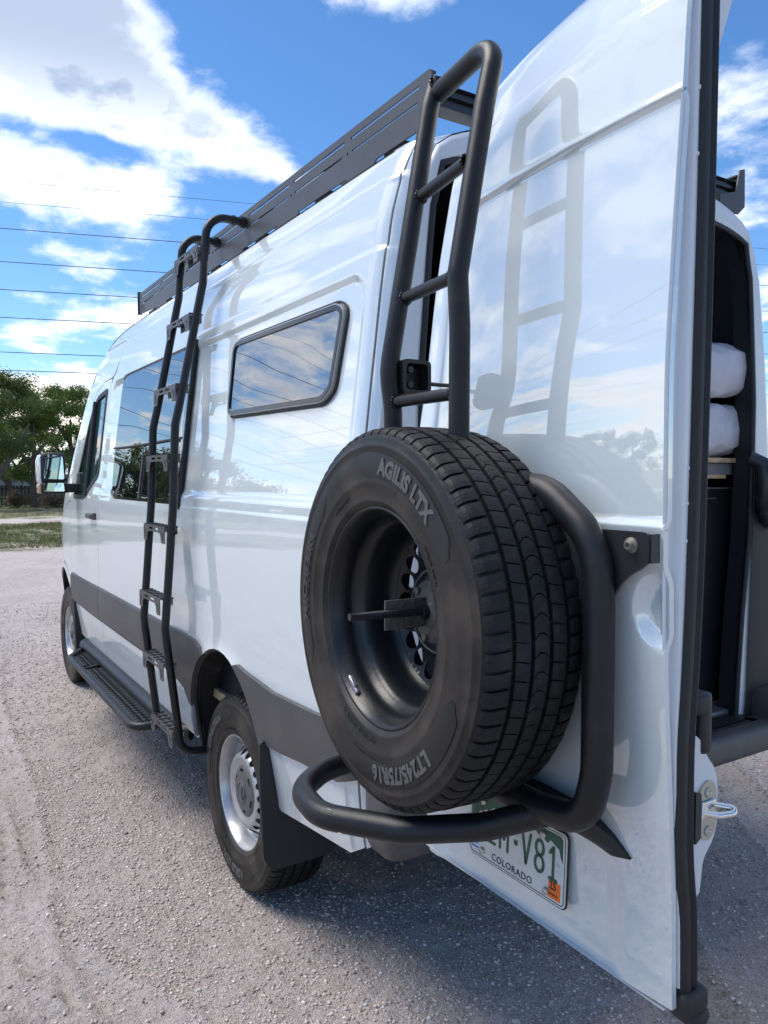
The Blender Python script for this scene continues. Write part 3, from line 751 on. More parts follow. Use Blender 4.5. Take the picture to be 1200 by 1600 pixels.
def cap_mesh():
    mb = MB(); pf = spline([(.0, .094), (.03, .095), (.045, .089), (.075, .088), (.094, .084), (.108, .074), (.113, .066)])
    slots = []
    for k in range(6):
        a = 2*PI*k/6+.26; c, s = math.cos(a), math.sin(a)
        slots.append([(q[0]*c-q[1]*s, q[0]*s+q[1]*c) for q in rrect(.082, 0, .014, .036, .0065, 4)])
    V, F, loops = cdt(circle2(0, 0, .113, 60), slots, .010, .006)
    a = [(x, y, pf(math.hypot(x, y))) for x, y in V]; mb.add(a, [tuple(map(int, t)) for t in F], True)
    for l in loops:
        k = len(l); b = [(a[i][0], a[i][1], a[i][2]-.012) for i in l]; mb.add([a[i] for i in l]+b, [(i, k+i, k+(i+1) % k, (i+1) % k) for i in range(k)])
    mb.lathe([(.113, .066), (.113, .058)], Tz, 60); mb.lathe([(.032, .0952), (.034, .098), (.036, .0946)], Tz, 40)
    for k in range(3):
        a = 2*PI*k/3; c, s = math.cos(a), math.sin(a); P = [(-.005, .003), (0, .031), (.005, .003), (0, 0)]
        mb.prism([(x*c+y*s, -x*s+y*c) for x, y in P], .094, .098)
    mb.lathe([(.001, .05), (.105, .05)], Tz, 30)
    o = mb.build('hub_cap', 'cap'); me = o.data; bpy.data.objects.remove(o); return me
RIM_mesh = road_rim(); CAP_mesh = cap_mesh()
def road_wheel(x, y, sg, spin):
    T = frame((x, y, .385), (-sg, 0, 0), (0, 0, 1)) @ Matrix.Rotation(spin, 4, 'Z')
    w = link(bpy.data.objects.new('wheel', RIM_mesh), van); w.matrix_local = T
    for nm, me in (('tyre', TY_mesh), ('tyre_lettering', LET_mesh), ('hub_cap', CAP_mesh)): link(bpy.data.objects.new(nm, me), w)
    mb = MB(); mb.box((-.018, -.006, -.002), (.018, .006, .006), .002)
    c = mb.build('balance_weight', 'alu', w); c.matrix_local = Matrix.Rotation(1.75, 4, 'Z') @ Matrix.Translation((0, .216, .094))
    return w
road_wheel(0, .845, 1, R(205)); road_wheel(3.665, .845, 1, R(60)); road_wheel(0, -.845, -1, .4); road_wheel(3.665, -.845, -1, 2.0)

# ================================================================== roof rack
XR0, XR1 = -1.015, 2.20
def rack_rail(sg):
    T = frame((0, sg*.742, 0), (1, 0, 0), (0, 0, 1))      # local x = X, local y = Z, local z = -Y
    slots = []
    L = XR1-XR0; n = 7
    for k in range(n):
        a = XR0+.03+(L-.06)*k/n; b = XR0+.03+(L-.06)*(k+1)/n
        slots.append(roundpoly([(a+.02, 2.788), (b-.02, 2.788), (b-.02, 2.797), (a+.02, 2.797)], .004, 3))
        slots.append(roundpoly([(a+.03, 2.745), (b-.03, 2.745), (b-.03, 2.752), (a+.03, 2.752)], .003, 3))
        slots.append(circle2(b, 2.748, .006, 8) if k < n-1 else circle2(b-.008, 2.70, .005, 8))
    low = []
    out = [(XR0, 2.822), (XR0-.012, 2.80), (XR0+.02, 2.672), (XR0+.05, 2.668)]
    for a in (-.62, -.05, .52, 1.1, 1.7): out += [(a-.10, 2.668), (a-.085, 2.655), (a+.085, 2.655), (a+.10, 2.668)]
    out += [(XR1, 2.690), (XR1, 2.822)]
    mb = MB(); sheet(mb, out, slots, T, -.003, .003, .05)
    mb.box((XR0, sg*.742-.022 if sg > 0 else sg*.742, 2.816), (XR1, sg*.742 if sg > 0 else sg*.742+.022, 2.822))
    r = mb.build('roof_rack_rail', 'rack', van)
    for a in (XR0+.20, -.33, .24, .81, 1.40, 1.95):
        y0, y1 = (.62, .738) if sg > 0 else (-.738, -.62); mb = MB(); mb.box((a-.06, y0, 2.645), (a+.06, y1, 2.675), .004); mb.box((a-.035, y0, 2.60), (a+.035, (y0+y1)/2+.01*sg, 2.65), .004)
        mb.build('rack_foot', 'rackdark', r)
    mb = MB(); mb.box((XR1-.004, sg*.742-.015, 2.690), (XR1+.012, sg*.742+.012, 2.835), .003); mb.build('end_plate', 'rackdark', r)
    if sg > 0:
        mb = MB(); out = rrect(2.115, 2.722, .115, .052, .006, 3)
        mb.prism(out, .0, .002, frame((0, .7475, 0), (1, 0, 0), (0, 0, 1), (0, 1, 0)) @ Matrix.Identity(4))
        p = mb.build('maker_plate', 'interior_grey', r)
        mb = MB()
        for q in ([(2.165, 2.703), (2.165, 2.740), (2.125, 2.740), (2.125, 2.733), (2.156, 2.733), (2.156, 2.710), (2.125, 2.710), (2.125, 2.703)], [(2.115, 2.717), (2.145, 2.717), (2.145, 2.725), (2.115, 2.725)], [(2.110, 2.703), (2.104, 2.703), (2.104, 2.741), (2.085, 2.715), (2.085, 2.741), (2.078, 2.741), (2.078, 2.703), (2.084, 2.703), (2.104, 2.730)]):
            mb.add([(a, .7505, b) for a, b in q], [tuple(range(len(q)))])
        mb.build('maker_mark', 'ink', p)
    return r
rl = rack_rail(1); rr_ = rack_rail(-1)
def extr_profile(x, z, w=.034, h=.052):
    return [(x-w, z-h), (x+w, z-h), (x+w, z-.018), (x+w-.012, z-.014), (x+w-.012, z-.004), (x+w, z), (x+w, z+.012), (x+w-.012, z+.016), (x+w-.012, z+.026), (x+w, z+.030), (x+w, z+h*.9), (x-w, z+h*.9), (x-w, z+.030), (x-w+.014, z+.026), (x-w+.014, z+.016), (x-w, z+.012), (x-w, z), (x-w+.014, z-.004), (x-w+.014, z-.014), (x-w, z-.018)]
for i, x in enumerate((XR0+.030, -.36, .24, .82, 1.40, 2.10)):
    mb = MB(); T = Matrix(((1, 0, 0, 0), (0, 0, 1, 0), (0, 1, 0, 0), (0, 0, 0, 1)))
    mb.prism(extr_profile(x, 2.762, .030, .036), -.735, .735, T)
    mb.build('roof_rack_crossbar', 'rackdark', van)
# end bracket of the right hand rail
mb = MB(); T = frame((XR0-.012, 0, 0), (0, 1, 0), (0, 0, 1))
mb.prism([(-.60, 2.685), (-.60, 2.72), (-.70, 2.75), (-.72, 2.835), (-.752, 2.845), (-.756, 2.70), (-.715, 2.665)], -.003, .003, T)
mb.build('rack_end_bracket', 'rack', van)

# ================================================================== side ladder
lz = [(.742, 2.770), (.842, 2.768), (.901, 2.745), (.922, 2.66), (.943, 2.486), (.990, 2.223), (1.050, 1.975), (1.074, 1.880), (1.082, 1.69), (1.090, 1.505), (1.107, 1.265), (1.124, 1.030), (1.120, .94), (1.094, .755), (1.078, .571)]
def ladder_tube(x, tail):
    pts = [(x, .748, 2.770), (x, .925, 2.772), (x, .945, 2.486), (x, 1.052, 1.965), (x, 1.074, 1.87), (x, 1.088, 1.505), (x, 1.127, 1.00), (x, 1.122, .94), (x, 1.078, .571)]+tail
    mb = MB(); P = pts
    fil = MB()
    mb.tube([Vector(p) for p in P], .0175, 20, .11)
    mb.cyl((x, .752, 2.770), (x, .775, 2.770), .024); mb.cyl((x, .80, 2.770), (x, .812, 2.770), .0215)
    for z in (1.53, 1.46): mb.cyl((x-.02, 1.088, z), (x-.0, 1.088, z), .006, 8); mb.cyl((x, 1.085, 1.40), (x, 1.0875, 1.404), .0185)
    return mb
lad = ladder_tube(.38, [(.38, 1.068, .455), (.38, .93, .440)]); o2 = ladder_tube(.72, [(.72, 1.068, .50)]); 
lad = lad.build('side_ladder', 'tube', van)
o2.build('ladder_tube', 'tube', lad)
def ly(z):
    q = [(2.9, .925), (2.486, .945), (1.965, 1.052), (1.87, 1.074), (1.505, 1.088), (1.0, 1.127), (.94, 1.122), (.571, 1.078), (.3, 1.05)]
    for a, b in zip(q, q[1:]):
        if a[0] >= z >= b[0]: return a[1]+(b[1]-a[1])*(z-a[0])/(b[0]-a[0])
def step_mesh():
    mb = MB(); w = .34-.010
    T = frame((0, 0, 0), (1, 0, 0), (0, 0, 1))          # face plate in the (x, z) plane, local z = -y
    h = w/2
    out = roundpoly([(-h, .020), (h, .020), (h, -.050), (h-.052, -.050), (h-.058, -.022), (h-.075, -.006), (-h+.075, -.006), (-h+.058, -.022), (-h+.052, -.050), (-h, -.050)], [.004, .004, .006, .006, .006, .01, .01, .006, .006, .006], 2)
    slots = [rrect(s*(h-.026), -.022, .010, .032, .0045, 3) for s in (-1, 1)]+[rrect(s*(h-.010), -.005, .006, .018, .0025, 2) for s in (-1, 1)]+[rrect(s*(h-.043), -.005, .006, .018, .0025, 2) for s in (-1, 1)]+[rrect(s*.045, .008, .060, .010, .004, 3) for s in (-1, 1)]
    sheet(mb, out, slots, T @ Matrix.Translation((0, 0, -.030)), -.0015, .0015); sheet(mb, [(-h+.02, .020), (h-.02, .020), (h-.02, -.012), (-h+.02, -.012)], [], T @ Matrix.Translation((0, 0, .030)), -.0015, .0015)
    T2 = frame((0, 0, .0205), (1, 0, 0), (0, 1, 0))
    holes = [rrect(-h+.035+.052*i, sy*.014, .030, .014, .005, 3) for i in range(6) for sy in (-1, 1)]
    sheet(mb, [(-h, -.031), (h, -.031), (h, .031), (-h, .031)], holes, T2, -.002, .001)
    for i in range(7): mb.box((-h+.005+.052*i, -.028, .021), (-h+.013+.052*i, .028, .0255))
    o = mb.build('ladder_step', 'rack'); me = o.data; bpy.data.objects.remove(o); return me
SM = step_mesh()
for z in (2.625, 2.325, 2.02, 1.72, 1.41, 1.105, .82, .52):
    s = link(bpy.data.objects.new('ladder_step', SM), lad); s.location = (.55, ly(z)-.002, z)
# ================================================================== running board
mb = MB()
ZB = .43
mb.tube([(2.93, .93, ZB+.02), (2.90, .985, ZB+.02), (2.70, .985, ZB+.02), (.66, .985, ZB+.02), (.62, .94, ZB+.02)], .038, 20, .06)
mb.tube([(2.86, .99, ZB), (2.62, 1.128, ZB), (2.56, 1.135, ZB), (.95, 1.135, ZB-.005), (.90, 1.10, ZB-.005), (.88, 1.0, ZB)], .021, 18, .07)
mb.tube([(2.27, .98, ZB), (2.20, 1.13, ZB)], .017, 14)
board = mb.build('running_board', 'tube', van)
def tread(x0, x1, y0, y1, nx, skew):
    mb = MB(); T = frame((0, 0, ZB+.004), (1, 0, 0), (0, 1, 0)); holes = []
    dx = (x1-x0)/nx
    for i in range(nx):
        for j, y in enumerate(np.linspace(y0+.018, y1-.018, 4)):
            if j in (0, 3): holes.append(rrect(x0+dx*(i+.5), y, dx*.55, .010, .004, 2))
            else: holes.append(circle2(x0+dx*(i+.5), y, min(.011, dx*.3), 8))
    sheet(mb, [(x0, y0), (x1, y0), (x1-skew, y1), (x0, y1)], holes, T, -.003, .002, .08)
    for i in range(nx*2):
        x = x0+dx*(i/2+.25)
        mb.box((x-.003, y0+.028, ZB+.006), (x+.003, y0+.040, ZB+.012)); mb.box((x-.003, y1-.040, ZB+.006), (x+.003, y1-.028, ZB+.012))
    return mb
tread(.93, 2.18, 1.02, 1.118, 26, .0).build('tread_plate', 'powder', board)
tread(2.29, 2.70, 1.015, 1.112, 9, .12).build('tread_plate', 'powder', board)
# ================================================================== door mirror
mb = MB(); mb.box((2.96, 1.075, 1.60), (3.10, 1.245, 1.82), .035); mb.box((2.965, 1.075, 1.525), (3.09, 1.24, 1.61), .02); mr = mb.build('door_mirror', 'black', van)
mb = MB(); mb.box((2.975, 1.16, 1.59), (3.13, 1.258, 1.81), .04); mb.build('mirror_shell', 'paint', mr)
mb = MB(); mb.box((3.0, 1.21, 1.53), (3.09, 1.256, 1.60), .015); mb.build('indicator', 'amber', mr)
mb = MB(); mb.box((2.98, .96, 1.535), (3.06, 1.10, 1.60), .012); mb.box((2.95, .945, 1.49), (3.09, .985, 1.68), .012); mb.build('mirror_arm', 'black', mr)
T = frame((2.957, 0, 0), (0, -1, 0), (0, 0, 1))
mb = MB(); mb.prism(roundpoly([(-1.225, 1.635), (-1.22, 1.79), (-1.20, 1.805), (-1.10, 1.795), (-1.09, 1.63)], .015), -.001, .003, T)
mb.prism(roundpoly([(-1.225, 1.545), (-1.225, 1.605), (-1.095, 1.605), (-1.09, 1.545)], .008), -.001, .003, T); mb.build('mirror_glass', 'mirror', mr)

# ================================================================== REAR DOOR, swung open to about 92 degrees
yh = spline([(.66,.930),(.70,.938),(.90,.946),(1.04,.966),(1.2,.978),(1.5,.980),(1.7,.965),(1.9,.934),(2.14,.902),(2.3,.872),(2.4,.850),(2.46,.825),(2.55,.782),(2.62,.745),(2.66,.71),(2.70,.66)])
yf = spline([(.66,.934),(.70,.937),(.92,.944),(1.03,.952),(1.15,.962),(1.35,.976),(1.5,.980),(1.8,.982),(2.0,.972),(2.3,.950),(2.45,.940),(2.54,.918),(2.60,.885),(2.66,.82),(2.70,.74)])
YSf = spline([(.66,.908),(.70,.910),(.85,.914),(1.0,.929),(1.15,.931),(1.3,.922),(1.47,.914),(1.8,.906),(2.46,.900),(2.7,.900)])
YS = .905
XH, XF_ = -1.262, -2.030
DX = .012
def D(x, z):
    t = min(1.0, max(0.0, (XH-x)/(XH-XF_))); y = yf(z)-(yf(z)-yh(z))*(1-t)**2.1
    if t < .03: y -= .010*(1-t/.03)**2
    d = sdrr(x, z, -2.40, -1.340, 1.563, 2.285, .115)
    y -= .009*(1-sst(d, -.014, .002))+.003*math.exp(-((d+.004)/.005)**2)                                   # window field
    y += .003*math.exp(-((d-.004)/.006)**2)
    y -= .006*sst(z, 2.464, 2.474)*(1-sst(z, 2.49, 2.60))+.003*math.exp(-((z-2.468)/.006)**2)
    r = math.hypot(x+2.036, z-1.418); y -= .016*(1-sst(r, .040, .078))     # finger recess
    d = sdrr(x, z, -1.925, -1.30, .60, .975, .10); y -= .009*(1-sst(d, -.05, .004))
    return y
hinge = [(-1.297, .690), (-1.292, .75), (-1.290, .93), (-1.31, .955), (-1.362, .985), (-1.372, 1.02), (-1.372, 1.50), (-1.360, 1.54), (-1.30, 1.575), (-1.270, 1.60), (-1.267, 1.8), (-1.268, 2.14), (-1.266, 2.30), (-1.262, 2.42), (-1.262, 2.55), (-1.268, 2.62), (-1.30, 2.665), (-1.36, 2.69), (-1.6, 2.70), (-2.030, 2.70)]
out = hinge+[(XF_, 2.3), (XF_, 1.6), (XF_, 1.0), (-2.030, .708), (-1.9, .699), (-1.6, .692), (-1.40, .686), (-1.32, .684)]
door = skin('rear_door', out, [], D, (.010, .0075), .012, 'door_paint', van, .008)
# inner door panel
mb = MB(); zs = np.linspace(.70, 2.66, 14); vs = []
for z in zs:
    for t in (0, .25, .5, .75, 1.0):
        x = -1.285+t*(-2.015+1.285); vs.append((x, min(YSf(z)-.035, yf(z)-(yf(z)-yh(z))*(1-t)**2.1-.06), z))
n = 5; fs = [(i*n+k, i*n+k+1, (i+1)*n+k+1, (i+1)*n+k) for i in range(13) for k in range(4)]
mb.add(vs, fs, True)
for side_i in (0, 4):
    e = [vs[i*n+side_i] for i in range(14)]; g = [(p[0], min(yf(p[2]), yh(p[2]))-.012, p[2]) for p in e]; mb.add(e+g, [(i, i+1, 15+i, 14+i) for i in range(13)], True)
for row in (0, 13):
    e = [vs[row*n+k] for k in range(5)]; g = [(p[0], p[1]+.066, p[2]) for p in e]; mb.add(e+g, [(k, k+1, 6+k, 5+k) for k in range(4)])
mb.build('door_inner_panel', 'edge_paint', door)
# free edge: hem, stepped return, then rubber seal
def edge_loft(name, sec, mat, z0, z1, parent=door, wav=None, nz=70):
    zs = np.linspace(z0, z1, nz); vs = []; m = len(sec(z0))
    for z in zs: vs += [(x+DX, (yf(z)+dy) if dy <= 5 else dy-10, z) for x, dy in sec(z)]
    fs = [(i*m+k, i*m+k+1, (i+1)*m+k+1, (i+1)*m+k) for i in range(nz-1) for k in range(m-1)]
    mb = MB(); mb.add(vs, fs, True); mb.add(vs[:m], [tuple(range(m))[::-1]]); mb.add(vs[-m:], [tuple(range(m))]); return mb.build(name, mat, parent)
def hem(z):
    k = 0.0
    nar = .35*math.exp(-((z-1.46)/.018)**2)+.9*(1-sst(z, .95, 1.06))*0      # pinch beside the finger recess
    bul = .012*math.exp(-((z-1.405)/.055)**4)
    w = .024*(1-nar)
    ys_ = YSf(z); T_ = yf(z)-ys_; q = lambda f_: 10+ys_+T_*f_
    return [(-2.039, -.001), (-2.0420, -.004), (-2.0410, -.009), (-2.034, -.014), (-2.031, -.020), (-2.0305, q(.50+.3*nar)), (-2.033, q(.42+.3*nar)), (-2.0415, q(.36+.3*nar)), (-2.0440, q(.28+.2*nar)), (-2.0430, q(.12)), (-2.036, q(-.03)), (-2.02, q(-.05))]
edge_loft('door_hem', hem, 'edge_paint', .742, 2.69)
def sealsec(z):
    a = 10+YSf(z)+.011
    return [(-2.030, a), (-2.046, a-.004), (-2.052, a-.012), (-2.053, a-.022), (-2.047, a-.030), (-2.046, a-.034), (-2.052, a-.038), (-2.052, a-.041), (-2.046, a-.045), (-2.03, a-.046)]
edge_loft('door_seal', sealsec, 'seal', .69, 2.69, nz=60)
mb = MB()
for z in (2.30, 2.19, 1.66, 1.60, 1.535): mb.lathe([(.0, .0022), (.003, .0018), (.0045, 0)], frame((-2.0318, YSf(z)+(yf(z)-YSf(z))*.18, z), (0, -1, 0), (0, 0, 1), (-1, 0, 0)), 12)
mb.build('weld_dimples', 'edge_paint', door)['kind'] = 'stuff'
mb = MB(); mb.box((-2.05, .858, .690), (-2.005, .925, .735), .012); mb.box((-2.050, .852, .662), (-1.99, .898, .695), .014); mb.build('corner_buffer', 'black', door)
# latch housing, striker plate, loop
def xplate(poly, x0, x1, mat, name, parent, b=.004):
    T = frame((0, 0, 0), (0, -1, 0), (0, 0, 1), (-1, 0, 0)); T = Matrix(((0, 0, -1, 0), (-1, 0, 0, 0), (0, 1, 0, 0), (0, 0, 0, 1)))
    mb = MB(); mb.prism(poly, -x1, -x0, T); o = mb.build(name, mat, parent)
    return o
# polygons below are (-y, z)
lh = xplate(roundpoly([(-.905, 1.20), (-.870, 1.180), (-.852, 1.145), (-.828, 1.120), (-.818, 1.085), (-.820, 1.01), (-.832, .985), (-.858, .960), (-.866, .90), (-.905, .88)], [.0, .02, .02, .015, .02, .02, .02, .02, .0, .0], 5), -2.030, -1.96, 'edge_paint', 'latch_housing', van)
sp = xplate(roundpoly([(-.874, 1.090), (-.852, 1.104), (-.832, 1.094), (-.824, 1.055), (-.830, 1.005), (-.850, .990), (-.872, 1.003), (-.880, 1.05)], .012, 5), -2.034, -2.0302, 'zincdull', 'striker_plate', lh)
mb = MB()
for z in (1.081, 1.011):
    mb = MB(); T = frame((-2.0342, .852, z), (0, -1, 0), (0, 0, 1), (-1, 0, 0)); mb.lathe([(.009, 0), (.009, .002), (.0075, .0035), (.005, .0036), (.0045, .001), (.0, .001)], T, 16); mb.build('torx_bolt', 'zincdull', sp)
mb = MB(); mb.tube([(-2.036, .866, 1.048), (-2.055, .850, 1.046), (-2.064, .820, 1.046), (-2.055, .808, 1.050), (-2.036, .838, 1.056)], .0065, 14, .014)
mb.box((-2.040, .835, 1.036), (-2.034, .874, 1.068), .003); mb.build('striker_loop', 'chrome', sp)
xplate(roundpoly([(-.800, 1.09), (-.788, 1.07), (-.792, .985), (-.81, .985)], .006), -2.0, -1.96, 'black', 'latch_cover', lh)
xplate(roundpoly([(-.892, 1.09), (-.876, 1.085), (-.876, 1.005), (-.892, .995)], .004), -2.038, -2.0, 'rackdark', 'latch_gasket', lh)
mb = MB(); mb.box((-2.035, .842, 1.150), (-1.985, .872, 1.262), .010); mb.box((-2.04, .850, 1.225), (-1.985, .895, 1.262), .010); mb.build('inner_grab', 'black', door)
# black garnish under the licence lamps
gar = [(-1.34, 1.005), (-1.74, 1.010), (-1.86, 1.004), (-1.91, .978), (-1.945, .946), (-1.90, .935), (-1.80, .945), (-1.34, .950)]
skin('plate_lamp_garnish', gar, [], lambda x, z: D(x, z)+.006+.026*sst(-1.95-x, -.25, -.02)*0+.022*sst(x, -1.945, -1.86)*sst(z, .932, .965), (.02, .008), .03, 'black', door, .008)
# ---- licence plate
PC = Vector((-1.631, D(-1.631, .850)+.014, .8465)); px_ = Vector((-.155, D(-1.786, .85)-D(-1.476, .85), 0)).normalized()
PT = Matrix.Translation(PC) @ frame((0, 0, 0), px_, (0, -.045, 1)).to_4x4()
ptz = -PT.col[2].xyz if PT.col[2].xyz.y < 0 else PT.col[2].xyz
def pm(name, items, mat, parent, z0, z1):
    mb = MB()
    for poly in items: mb.prism(poly, z0, z1, PT)
    return mb.build(name, mat, parent)
W2, H2 = .3048, .1524
lp = pm('license_plate', [rrect(0, 0, W2, H2, .012, 6)], 'plate', van, -.0008, .0008)
mb = MB(); sheet(mb, rrect(0, 0, W2+.006, H2+.006, .015, 6), [rrect(0, 0, W2-.010, H2-.010, .010, 6)], PT, -.004, -.0012, .02); mb.build('plate_backing', 'black', lp)
mb = MB(); sheet(mb, rrect(0, 0, W2-.007, H2-.007, .010, 6), [rrect(0, 0, W2-.0105, H2-.0105, .009, 6)], PT, .0008, .0013, .02); mb.build('plate_border', 'green', lp)
ridge = [(-.146, .010), (-.146, .068), (.135, .068), (.142, .062), (.1425, .014), (.136, .026), (.131, .040), (.116, .046), (.108, .050), (.098, .041), (.085, .046), (.070, .048), (.060, .056), (.045, .050), (.025, .044), (.005, .050), (-.02, .058), (-.045, .046), (-.07, .052), (-.09, .040), (-.11, .034), (-.13, .018)]
pm('mountain_sky', [ridge], 'green', lp, .0008, .0011)
rr = random.Random(5); st = []
for k in range(150):
    x = rr.uniform(-.14, .137); b = max([z for (x_, z) in [(x, 0)]]); 
    ytop = np.interp(x, [-.146, -.11, -.07, -.045, -.02, .025, .060, .098, .108, .132, .142], [.008, .032, .050, .044, .056, .042, .052, .029, .038, .016, .0])
    y = ytop-.002-abs(rr.gauss(0, .018)); l = rr.uniform(.003, .009); w = rr.uniform(.0005, .0014); sx = rr.choice((-1, 1))*rr.uniform(.1, .5)
    st.append([(x, y), (x+w, y), (x+w+sx*l, y-l), (x+sx*l, y-l)])
s_ = pm('mountain_strokes', st, 'mount', lp, .0008, .0010); s_['kind'] = 'stuff'
def ptext(s, size, x, y, mat, name, z=.0012, sp=1.0, xs=1.0, bold=0.0, thick=.0006):
    vs, fs = text_geo(s, size, thick, sp, bold, xs); mb = MB(); mb.add([PT @ Vector((a+x, b+y, c+z)) for a, b, c in vs], fs); return mb.build(name, mat, lp)
def strokes(name, paths, w, mat, z0, z1):
    """characters drawn as rounded strokes of constant width"""
    mb = MB()
    for path in paths:
        for a, b in zip(path, path[1:]):
            a, b = Vector(a), Vector(b); d = b-a
            if d.length < 1e-6: continue
            n_ = Vector((-d.y, d.x)).normalized()*w/2; mb.prism([tuple(a-n_), tuple(b-n_), tuple(b+n_), tuple(a+n_)], z0, z1, PT)
        for q in path: mb.prism(circle2(q[0], q[1], w/2, 8), z0, z1-.00002, PT)
    return mb.build(name, mat, lp)
def glyph(ch, x, y, w, h):
    def A(cx, cy, rx, ry, a0, a1, n=8): return [(cx+rx*math.cos(R(a0+(a1-a0)*k/n)), cy+ry*math.sin(R(a0+(a1-a0)*k/n))) for k in range(n+1)]
    c = w*.45; m = x+w/2
    return {'B': [[(x, y), (x, y+h), (x+w-c, y+h)]+A(x+w-c, y+h*.77, c, h*.23, 90, -90)+[(x, y+h*.54)], [(x+w-c, y+h*.54)]+A(x+w-c, y+h*.27, c, h*.27, 90, -90)+[(x, y)]],
            'Z': [[(x, y+h), (x+w, y+h), (x, y), (x+w, y)]], 'M': [[(x, y), (x, y+h), (m, y+h*.35), (x+w, y+h), (x+w, y)]],
            'V': [[(x, y+h), (m, y), (x+w, y+h)]], '1': [[(x+w*.12, y+h*.80), (m, y+h), (m, y)], [(x+.1*w, y), (x+.9*w, y)]],
            '8': [A(m, y+h*.76, w*.44, h*.24, -90, 270, 16), A(m, y+h*.26, w*.5, h*.26, -90, 270, 16)]}[ch]
gl = []
for i, ch in enumerate('BZM'): strokes('plate_character', glyph(ch, -.131+.042*i, -.028, .025, .066), .0070, 'green', .0009, .0019)
for i, ch in enumerate('V81'): strokes('plate_character', glyph(ch, .024+.040*i, -.028, .025, .066), .0070, 'green', .0009, .0019)
pm('plate_dash', [rrect(.0035, .003, .011, .011, .001, 2)], 'green', lp, .0009, .0018)
ptext('COLORADO', .0215, -.008, -.0655, 'ink', 'plate_state_name', sp=1.12)
s1 = pm('month_sticker', [rrect(-.132, -.048, .027, .036, .002, 2)], 'sticker', lp, .0009, .0012); ptext('12', .024, -.132, -.050, 'blue', 'month_number', .0013, 1.0, .8)
ptext('COLORADO', .0045, -.132, -.060, 'blue', 'sticker_small_print', .0013)
s2 = pm('year_sticker', [rrect(.122, -.049, .034, .036, .001, 2)], 'orange', lp, .0009, .0013); ptext('25', .023, .118, -.048, 'ink', 'year_number', .0014, 1.0, .9, .0004)
ptext('B30482721', .0055, .120, -.060, 'ink', 'sticker_small_print', .0014)
for i, (a, b) in enumerate(((-.105, -.0585), (.100, -.0585), (.087, .0545), (-.105, .0545))):
    mb = MB(); mb.lathe([(.0078, .0008), (.0078, .005), (.0062, .0072), (.0, .0078)], PT @ Matrix.Translation((a, b, 0)), 18); mb.build('plate_bolt', 'zincdull', lp)

# ================================================================== ladder on the rear door
XA, XB = -1.385, -1.625
la = [(XA, .985, 2.562), (XA, 1.005, 2.50), (XA, 1.118, 1.885), (XA, 1.106, 1.80), (XA, 1.104, 1.58)]
lb = [(XA-.002, .990, 2.530), (XB, 1.005, 2.545), (XB, 1.040, 2.40), (XB, 1.106, 2.05), (XB, 1.100, 1.95), (XB, 1.102, 1.58)]
mb = MB(); mb.tube(la, .0215, 24, .16); rl_ = mb.build('rear_ladder', 'tube', van)
mb = MB(); mb.tube(lb, .0215, 24, .082, fs_n=14); mb.build('ladder_hoop', 'tube', rl_)
def weld(mb, c, ax, r):
    ax = Vector(ax).normalized(); T = frame(c, ax.orthogonal(), ax.cross(ax.orthogonal()), ax)
    for k in range(14):
        a = 2*PI*k/14; p = T @ Vector((r*math.cos(a), r*math.sin(a), 0)); q = T @ Vector((r*math.cos(a+.35), r*math.sin(a+.35), .002)); mb.tube([p, q], .0036, 6)
for z0, ya, yb in ((2.285, 1.042, 1.072), (2.05, 1.085, 1.105), (1.815, 1.108, 1.101)):
    mb = MB(); a, b = (XA-.018, ya, z0), (XB+.016, yb, z0); mb.tube([a, b], .0135, 18, caps=False); weld(mb, a, (-1, 0, 0), .0145); weld(mb, b, (1, 0, 0), .0145); mb.build('rung', 'tube', rl_)
mb = MB(); weld(mb, (XA-.012, .990, 2.548), (-1, 0, .3), .0225); mb.cyl((XA, .985, 2.556), (XA, .984, 2.5655), .0205, 20); mb.build('weld_bead', 'tube', rl_)
# mount bracket: folded box on the left upright
mb = MB(); T = frame((0, 1.055, 0), (1, 0, 0), (0, 0, 1))
T = frame((-1.395, 0, 0), (0, -1, 0), (0, 0, 1), (-1, 0, 0)); o_ = roundpoly([(-1.100, 1.912), (-1.022, 1.912), (-1.022, 1.834), (-1.055, 1.822), (-1.100, 1.835)], .014, 4); i_ = roundpoly([(-1.090, 1.903), (-1.031, 1.903), (-1.031, 1.843), (-1.090, 1.843)], .010, 4)
sheet(mb, o_, [i_], T, -.018, .022, .02); sheet(mb, o_, [], T, -.022, -.018, .02); mb.cyl((-1.395, .945, 1.862), (-1.395, 1.024, 1.862), .005, 10)
br = mb.build('ladder_bracket', 'powder', rl_)
mb = MB()
for z in (1.890, 1.856): mb.cyl((-1.375, 1.072, z), (-1.408, 1.072, z), .0085, 6); mb.cyl((-1.375, 1.072, z), (-1.388, 1.072, z), .012, 16)
mb.build('bracket_bolt', 'rackdark', br)
# ================================================================== spare wheel carrier
mb = MB()
mb.tube([(-1.30, 1.030, 1.60), (-1.62, 1.030, 1.625), (-1.80, 1.028, 1.625), (-1.926, 1.026, 1.53), (-1.932, 1.026, 1.40), (-1.932, 1.026, 1.12), (-1.908, 1.026, 1.022), (-1.78, 1.030, 1.003), (-1.38, 1.025, 1.003)], .0285, 24, .13, fs_n=12)
mb.tube([(-1.30, 1.03, 1.60), (-1.22, 1.00, 1.58)], .0285, 16)
car = mb.build('spare_wheel_carrier', 'tube', van)
mb = MB(); mb.tube([(-1.800, 1.028, .998), (-1.70, 1.090, .945), (-1.585, 1.210, .922), (-1.42, 1.315, .915), (-1.285, 1.300, .918), (-1.215, 1.20, .925), (-1.215, 1.05, .935), (-1.30, 1.00, .96)], .0275, 24, .12, fs_n=10); mb.build('wheel_hoop', 'tube', car)
